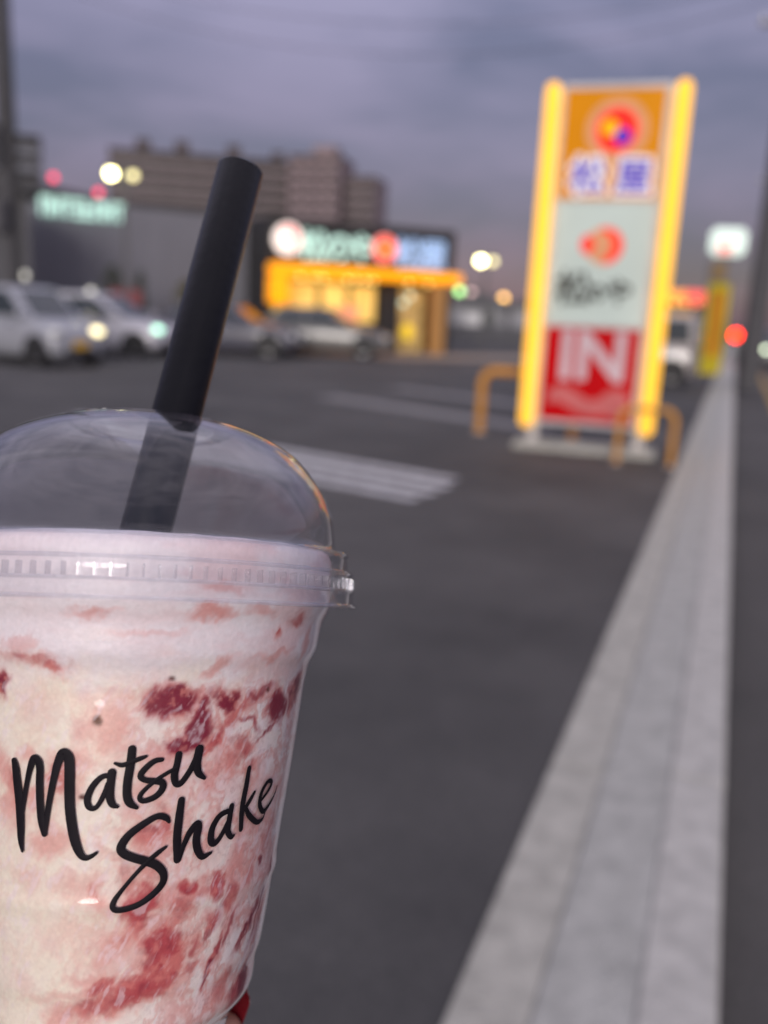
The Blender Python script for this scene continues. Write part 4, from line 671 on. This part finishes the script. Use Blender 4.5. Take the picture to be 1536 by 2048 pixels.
# printed lettering: Matsu Shake (brush strokes lying on the wall)
ST={'M':[[(-6140,-3288,128),(-6114,-3319,138),(-6088,-3349,149),(-6070,-3383,159),(-6047,-3426,167),(-6021,-3479,172),(-6008,-3540,176),(-5991,-3609,179),(-5966,-3687,182),(-5929,-3780,187),(-5898,-3886,192),(-5856,-3994,196),(-5830,-4097,198),(-5811,-4195,197),(-5806,-4290,194),(-5794,-4383,190),(-5793,-4474,184),(-5784,-4564,176),(-5787,-4654,166),(-5790,-4739,155),(-5778,-4812,141),(-5768,-4872,125),(-5743,-4919,107),(-5719,-4963,88),(-5693,-5008,70)],[(-5772,-4416,108),(-5714,-4308,108),(-5648,-4199,107),(-5590,-4090,107),(-5525,-3975,106),(-5459,-3858,105),(-5398,-3745,106),(-5326,-3630,111),(-5258,-3518,118),(-5183,-3419,127),(-5115,-3334,137),(-5039,-3262,148),(-4960,-3216,158),(-4877,-3206,163),(-4797,-3223,167),(-4724,-3248,168),(-4671,-3274,165),(-4638,-3310,161),(-4614,-3367,157),(-4606,-3456,157),(-4619,-3568,157),(-4626,-3686,158),(-4622,-3808,158),(-4617,-3936,159),(-4602,-4060,159),(-4577,-4178,160),(-4555,-4293,162),(-4516,-4395,160),(-4467,-4482,152),(-4407,-4559,140),(-4347,-4635,128)],[(-4349,-4588,128),(-4293,-4471,123),(-4237,-4353,119),(-4186,-4237,116),(-4135,-4123,118),(-4084,-4009,122),(-4029,-3897,126),(-3970,-3787,129),(-3913,-3680,132),(-3848,-3574,136),(-3787,-3468,141),(-3729,-3365,148),(-3655,-3272,156),(-3572,-3188,166),(-3484,-3116,177),(-3392,-3073,186),(-3292,-3072,191),(-3188,-3100,194),(-3110,-3143,196),(-3071,-3191,197),(-3049,-3252,197),(-3040,-3338,196),(-3028,-3459,197),(-3029,-3606,197),(-3022,-3748,198),(-3014,-3875,198),(-2999,-3998,198),(-2978,-4121,199),(-2936,-4248,200),(-2887,-4375,200),(-2826,-4493,200),(-2769,-4602,199),(-2701,-4701,196),(-2628,-4791,190),(-2542,-4873,179),(-2450,-4947,164),(-2353,-5004,148),(-2259,-5040,134),(-2163,-5060,119),(-2066,-5068,106),(-1963,-5064,97),(-1859,-5048,91),(-1761,-5029,85),(-1674,-5009,78),(-1593,-4986,70),(-1515,-4964,63)]],'a':[[(-1044,-3500,103),(-1104,-3497,102),(-1162,-3491,102),(-1220,-3488,102),(-1283,-3491,103),(-1351,-3501,105),(-1418,-3514,107),(-1490,-3532,110),(-1565,-3558,113),(-1645,-3590,116),(-1731,-3630,119),(-1815,-3673,121),(-1888,-3718,124),(-1953,-3766,127),(-2012,-3817,131),(-2059,-3868,134),(-2090,-3916,135),(-2098,-3961,134),(-2089,-4005,132),(-2064,-4044,129),(-2026,-4074,125),(-1973,-4097,118),(-1901,-4113,109),(-1823,-4120,100),(-1752,-4120,94),(-1689,-4110,91),(-1632,-4093,91),(-1576,-4068,92),(-1515,-4035,93),(-1447,-3991,95),(-1376,-3938,98),(-1306,-3881,101),(-1245,-3828,103),(-1195,-3780,106),(-1154,-3734,108),(-1116,-3688,111),(-1074,-3641,113)],[(-934,-3426,160),(-945,-3490,158),(-957,-3554,157),(-967,-3617,155),(-975,-3679,154),(-980,-3739,155),(-983,-3798,156),(-982,-3854,156),(-970,-3903,155),(-948,-3945,152),(-917,-3981,149),(-877,-4010,143),(-832,-4036,135),(-778,-4054,122),(-714,-4065,106),(-647,-4073,89),(-582,-4083,72)]],'t':[[(-20,-2978,153),(-27,-3050,155),(-34,-3121,159),(-42,-3193,161),(-55,-3269,163),(-76,-3352,164),(-103,-3439,164),(-129,-3526,164),(-145,-3606,164),(-152,-3681,165),(-153,-3750,165),(-146,-3814,166),(-129,-3870,165),(-101,-3918,165),(-65,-3958,165),(-18,-3992,163),(42,-4023,155),(118,-4049,140),(208,-4071,118),(305,-4091,95),(400,-4112,73)],[(-815,-3248,51),(-728,-3260,62),(-642,-3273,74),(-552,-3283,85),(-455,-3286,92),(-345,-3277,95),(-226,-3261,94),(-106,-3241,93),(9,-3223,92),(121,-3206,93),(231,-3189,94),(335,-3173,94),(427,-3159,92),(502,-3149,86),(565,-3140,78),(623,-3132,70),(683,-3123,61)]],'s':[[(1482,-3196,87),(1366,-3199,95),(1251,-3203,102),(1129,-3217,109),(996,-3249,115),(857,-3292,119),(734,-3338,123),(619,-3388,124),(518,-3440,124),(471,-3486,123),(494,-3523,118),(569,-3553,112),(680,-3576,109),(837,-3591,112),(1030,-3600,118),(1208,-3610,123),(1354,-3617,129),(1483,-3624,134),(1577,-3641,137),(1634,-3672,139),(1655,-3713,139),(1635,-3756,138),(1572,-3806,134),(1466,-3858,129),(1335,-3903,124),(1170,-3938,119),(983,-3965,115),(822,-3982,110),(702,-3986,105),(606,-3977,100),(542,-3960,96),(509,-3935,96),(507,-3902,96),(538,-3865,96),(608,-3823,94),(713,-3778,91),(839,-3730,88),(989,-3678,86),(1159,-3623,84),(1332,-3573,82),(1499,-3530,82),(1670,-3491,82),(1836,-3455,82),(1990,-3423,81),(2138,-3393,79),(2285,-3362,77)]],'u':[[(2326,-3108,137),(2316,-3159,137),(2302,-3210,136),(2291,-3261,136),(2273,-3311,137),(2248,-3363,140),(2220,-3415,145),(2194,-3466,150),(2187,-3514,151),(2199,-3560,149),(2224,-3606,143),(2261,-3646,137),(2308,-3675,132),(2361,-3691,129),(2425,-3698,127),(2494,-3693,126),(2572,-3676,124),(2658,-3642,123),(2751,-3594,123),(2847,-3537,123),(2939,-3480,124),(3027,-3421,128),(3116,-3356,132),(3193,-3291,138),(3261,-3231,143),(3308,-3177,149),(3336,-3127,154),(3358,-3078,160),(3383,-3028,165)],[(3418,-3016,165),(3397,-3092,166),(3373,-3170,166),(3359,-3245,167),(3354,-3311,166),(3370,-3367,165),(3392,-3414,164),(3427,-3456,160),(3480,-3495,152),(3554,-3528,138),(3650,-3557,119),(3753,-3583,98),(3847,-3610,78)]],'S':[[(2137,-4426,61),(2082,-4394,85),(2027,-4362,109),(1943,-4337,125),(1817,-4314,129),(1664,-4298,126),(1488,-4299,125),(1292,-4326,129),(1073,-4371,134),(842,-4425,139),(583,-4490,144),(310,-4564,149),(81,-4639,153),(-89,-4717,159),(-215,-4794,164),(-283,-4861,168),(-285,-4911,169),(-229,-4951,169),(-129,-4988,169),(24,-5024,169),(222,-5056,169),(429,-5086,169),(636,-5112,169),(851,-5137,169),(1059,-5162,169),(1260,-5189,170),(1456,-5217,171),(1635,-5254,170),(1805,-5303,166),(1959,-5360,162),(2066,-5421,156),(2119,-5485,152),(2126,-5553,147),(2077,-5623,143),(1951,-5693,138),(1765,-5763,133),(1550,-5830,129),(1304,-5895,124),(1026,-5956,118),(740,-6005,115),(429,-6040,114),(108,-6064,114),(-153,-6074,115),(-324,-6071,115),(-436,-6055,115),(-505,-6029,115),(-542,-5996,114),(-538,-5956,112),(-491,-5905,109),(-394,-5843,101),(-253,-5770,92),(-80,-5687,85),(134,-5588,83),(380,-5478,83),(620,-5378,85),(845,-5290,89),(1064,-5211,95),(1263,-5143,99),(1433,-5088,101),(1583,-5044,102),(1719,-5004,99),(1849,-4971,89),(1968,-4943,76),(2084,-4914,62)]],'h':[[(2697,-4013,139),(2687,-4109,147),(2676,-4204,155),(2665,-4300,163),(2661,-4397,168),(2653,-4492,170),(2649,-4588,171),(2650,-4684,170),(2660,-4781,169),(2686,-4881,168),(2722,-4981,167),(2766,-5083,166),(2799,-5183,165)],[(2875,-5149,128),(2921,-5094,123),(2966,-5039,118),(3014,-4984,114),(3069,-4925,113),(3134,-4860,116),(3206,-4791,122),(3282,-4724,129),(3362,-4667,136),(3460,-4619,143),(3565,-4575,151),(3660,-4543,158),(3740,-4528,164),(3780,-4532,167),(3803,-4552,169),(3817,-4585,169),(3824,-4622,170),(3820,-4666,171),(3802,-4718,171),(3783,-4773,171),(3784,-4828,171),(3801,-4881,171),(3833,-4937,170),(3882,-4992,169),(3936,-5042,166),(4008,-5091,160),(4090,-5139,151),(4186,-5179,141),(4290,-5203,129),(4406,-5205,115),(4541,-5192,98),(4675,-5170,81),(4813,-5153,64)]],'a2':[[(5804,-4377,115),(5742,-4371,115),(5683,-4364,114),(5609,-4359,114),(5529,-4363,115),(5419,-4373,117),(5285,-4388,121),(5154,-4411,125),(5035,-4443,129),(4935,-4488,132),(4840,-4544,136),(4760,-4604,139),(4705,-4663,143),(4676,-4725,148),(4676,-4791,153),(4684,-4851,157),(4717,-4900,158),(4765,-4934,154),(4832,-4959,146),(4920,-4974,137),(5003,-4973,130),(5089,-4956,125),(5188,-4924,121),(5286,-4881,118),(5377,-4831,115),(5471,-4772,114),(5569,-4704,115),(5660,-4631,115),(5758,-4561,115)],[(5846,-4260,129),(5832,-4338,133),(5817,-4417,138),(5811,-4494,142),(5803,-4563,144),(5789,-4624,146),(5787,-4681,147),(5785,-4731,147),(5808,-4776,145),(5871,-4818,140),(5951,-4855,134),(6039,-4886,126),(6115,-4906,117),(6160,-4912,106),(6206,-4907,94),(6244,-4897,82),(6290,-4890,70)]],'k':[[(6779,-3527,115),(6764,-3624,123),(6758,-3720,132),(6750,-3817,139),(6739,-3917,145),(6710,-4020,147),(6686,-4127,148),(6662,-4235,147),(6665,-4345,145),(6679,-4454,141),(6718,-4565,136),(6760,-4677,129),(6809,-4789,123)],[(7523,-4068,82),(7449,-4105,92),(7375,-4142,103),(7301,-4178,112),(7226,-4214,117),(7152,-4250,117),(7077,-4285,113),(7002,-4319,107),(6927,-4354,102)],[(6926,-4359,102),(7035,-4407,111),(7132,-4455,120),(7234,-4502,128),(7367,-4548,133),(7545,-4599,133),(7756,-4652,130),(7960,-4699,125),(8152,-4731,119),(8311,-4744,112),(8460,-4745,104),(8576,-4734,94),(8688,-4719,84),(8761,-4695,74),(8820,-4664,64),(8856,-4629,53),(8902,-4595,42)]],'e':[[(8317,-4280,74),(8469,-4241,78),(8632,-4202,82),(8781,-4162,86),(8911,-4123,90),(9024,-4080,94),(9122,-4034,98),(9185,-3992,102),(9195,-3958,105),(9126,-3930,106),(9004,-3907,105),(8869,-3896,104),(8736,-3903,104),(8598,-3936,107),(8443,-3987,110),(8309,-4048,115),(8221,-4109,119),(8168,-4168,123),(8145,-4232,128),(8165,-4297,132),(8199,-4355,134),(8292,-4415,132),(8420,-4475,127),(8573,-4524,121),(8717,-4549,114),(8868,-4543,107),(9025,-4513,100),(9189,-4472,92),(9336,-4429,85),(9480,-4386,77),(9613,-4336,70),(9730,-4285,63),(9828,-4237,55),(9890,-4194,47),(9922,-4152,38),(9950,-4112,30),(9979,-4072,21)]]}
M_ink=mat('black_print',(0.010,0.008,0.011),0.6,var=.2,scale=200,spec=.12)
for key,st in ST.items():
    mb=MB()
    for si,s in enumerate(st):
        a=np.array(s,float); a[:,0]*=1e-4; a[:,1:]*=1e-5
        # dense resample
        tt=np.arange(len(a)); t2=np.linspace(0,len(a)-1,(len(a)-1)*3+1); a=np.stack([np.interp(t2,tt,a[:,j]) for j in range(3)],1)
        for j in range(3): a[1:-1,j]=(a[:-2,j]+a[1:-1,j]*2+a[2:,j])/4
        Rl=Rof(a[:,1]); u=a[:,0]*Rl.mean(); v=a[:,1]; du=np.gradient(u); dv=np.gradient(v); l_=np.hypot(du,dv)+1e-9; nu,nv=-dv/l_,du/l_
        w=a[:,2]*.5
        # round ends
        st_=(-du[0]/l_[0],-dv[0]/l_[0]); en=(du[-1]/l_[-1],dv[-1]/l_[-1])
        Pts=[]
        for c in (.95,.75,.4): Pts.append((u[0]+st_[0]*w[0]*c,v[0]+st_[1]*w[0]*c,nu[0],nv[0],w[0]*math.sqrt(1-c*c)))
        for i in range(len(u)): Pts.append((u[i],v[i],nu[i],nv[i],w[i]))
        for c in (.4,.75,.95): Pts.append((u[-1]+en[0]*w[-1]*c,v[-1]+en[1]*w[-1]*c,nu[-1],nv[-1],w[-1]*math.sqrt(1-c*c)))
        vv=[];ff=[]; Rm=Rl.mean()
        for i,(a0,b0,n0,m0,w0) in enumerate(Pts):
            off=.00006+.00004*i/len(Pts)+.00002*si
            for e,lift in ((-1,-.00004),(-.82,0.0),(0,.00003),(.82,0.0),(1,-.00004)):
                uu=a0+n0*w0*e; vz=b0+m0*w0*e; an=uu/Rm; r_=float(Rof(vz))+off+lift
                vv.append((r_*math.sin(an),-r_*math.cos(an),vz))
        for i in range(len(Pts)-1):
            for j in range(4): ff.append((i*5+j,(i+1)*5+j,(i+1)*5+j+1,i*5+j+1))
        mb.add(vv,ff)
    mb.build('letter',M_ink,cup,smooth=True)

# straw ----------------------------------------------------------------
stw=thing('straw','thick black straight straw standing in the dome lid of the shake','straw'); stw.matrix_world=CUPM
a=Vector((0,.0001,.0163)); b=Vector((.01849,.00382,.11356)); d=(b-a).normalized(); q=d.to_track_quat('Z','Y'); Ls=(b-a).length
stw.matrix_world=CUPM@Matrix.Translation(a)@q.to_matrix().to_4x4()
ro,ri=.0061,.0056
M_straw=mat('black_straw_plastic',(0.006,0.006,0.008),0.28,var=.15,scale=60,bump=.03,bscale=400,spec=.13)
MB().lathe([(ri,-.05),(ro-.0001,-.05),(ro,-.0495),(ro,Ls-.0003),(ro-.00025,Ls),(ri,Ls)],96,closed=True).build('tube',M_straw,stw,smooth=True)

# hand holding the cup from below ---------------------------------------
M_skin=mat('skin',(0.46,0.235,0.165),0.5,var=.10,scale=60,bump=.12,bscale=900); M_skin.node_tree.nodes['Principled BSDF'].inputs['Subsurface Weight'].default_value=.15; M_skin.node_tree.nodes['Principled BSDF'].inputs['Subsurface Scale'].default_value=.004
M_nail=mat('dark_red_nail_lacquer',(0.23,0.012,0.022),0.16,var=.08,scale=80,coat=.6)
sv=[];se=[];sr=[]
def sk(p,r_,prev=None):
    sv.append(p); sr.append(r_ if isinstance(r_,tuple) else (r_,r_))
    if prev is not None: se.append((prev,len(sv)-1))
    return len(sv)-1
wr_=sk((-.022,-.050,-.216),(.027,.021)); e1=sk((-.045,-.095,-.285),(.033,.029),wr_); e2=sk((-.07,-.14,-.37),(.040,.036),e1); sk((-.09,-.18,-.45),(.044,.042),e2)
pb=sk((-.012,-.026,-.178),(.026,.019),wr_)
pm=sk((-.006,-.006,-.160),(.024,.014),pb)
tips={}
for nm,K in (('index',[(-.027,.010,-.1500),(-.033,.040,-.143),(-.0325,.0395,-.119),(-.028,.033,-.102)]),('middle',[(-.011,.014,-.152),(-.012,.048,-.144),(-.012,.044,-.117),(-.0105,.0365,-.099)]),
             ('ring',[(.006,.013,-.151),(.010,.044,-.144),(.0085,.0415,-.119),(.0065,.0345,-.102)]),('pinky',[(.020,.004,-.148),(.0285,.0235,-.140),(.0278,.0236,-.120),(.0252,.0203,-.1052)])):
    q_=pm; rad=(.0105,.0088,.0078,.0066) if nm!='pinky' else (.0092,.0076,.0068,.0058)
    for p_,r_ in zip(K,rad): q_=sk(p_,r_,q_)
    tips[nm]=(Vector(K[-2]),Vector(K[-1]))
q_=pb
for p_,r_ in (((-.036,-.020,-.162),.0145),((-.047,-.012,-.140),.0105),((-.0440,-.007,-.118),.0092),((-.0365,-.004,-.1015),.0074)): q_=sk(p_,r_,q_)
tips['thumb']=(Vector((-.0440,-.007,-.118)),Vector((-.0365,-.004,-.1015)))
me=bpy.data.meshes.new('hand'); me.from_pydata(sv,se,[]); ho=bpy.data.objects.new('hand_tmp',me); COL.objects.link(ho)
ho.modifiers.new('s','SKIN')
for i,s in enumerate(me.skin_vertices[0].data): s.radius=sr[i]; s.use_root=(i==0)
sb=ho.modifiers.new('sub','SUBSURF'); sb.levels=3; sb.render_levels=3
me2=bpy.data.meshes.new_from_object(ho.evaluated_get(bpy.context.evaluated_depsgraph_get())); bpy.data.objects.remove(ho)
me2.name='person'; me2.materials.clear(); me2.materials.append(M_skin); me2.polygons.foreach_set('use_smooth',[True]*len(me2.polygons))
person=obj('person',me2); person.matrix_world=CUPM; tag(person,'hand with long dark red nails holding the shake cup from below','person')
def nail(base,tip,outdir,w,name='fingernail'):
    ax=(tip-base).normalized(); out_=(outdir-ax*outdir.dot(ax)).normalized(); sx=ax.cross(out_); Ln=(tip-base).length; vv=[];ff=[]
    nu_,nv_=8,8
    for lay in (0,1):
        for i in range(nv_+1):
            t_=i/nv_; ww=w*(1-.55*max(0,t_-.62)**1.3/.38**1.3*.9)
            for j in range(nu_+1):
                s_=2*j/nu_-1; p_=base+ax*(Ln*t_)+sx*(ww*s_)+out_*(-.0022*s_*s_+.0006*math.sin(math.pi*t_)-(.0005 if lay else 0)); vv.append(tuple(p_))
    B=(nu_+1)*(nv_+1)
    for lay in (0,1):
        for i in range(nv_):
            for j in range(nu_):
                a0=lay*B+i*(nu_+1)+j; ff.append((a0,a0+1,a0+nu_+2,a0+nu_+1))
    rim_=[i for i in range(nu_+1)]+[k*(nu_+1)+nu_ for k in range(1,nv_+1)]+[nv_*(nu_+1)+j for j in range(nu_-1,-1,-1)]+[k*(nu_+1) for k in range(nv_-1,0,-1)]
    for i in range(len(rim_)): x,y=rim_[i],rim_[(i+1)%len(rim_)]; ff.append((x,y,y+B,x+B))
    MB().add(vv,ff).build(name,M_nail,person,smooth=True)
nail(Vector((.0272,.0262,-.1075)),Vector((.0298,.0212,-.0958)),Vector((.45,1,.3)),.0057)
for nm in ('ring','middle','index'):
    d0,t0=tips[nm]; ax=(t0-d0).normalized(); o_=Vector((t0.x,t0.y,0)).normalized(); nail(t0+o_*.0064-ax*.006,t0+o_*.0048+ax*.012,o_,.0056)
d0,t0=tips['thumb']; ax=(t0-d0).normalized(); o_=Vector((-.8,-.7,.2)).normalized(); nail(t0+o_*.0072-ax*.007,t0+o_*.0056+ax*.012,o_,.0068)
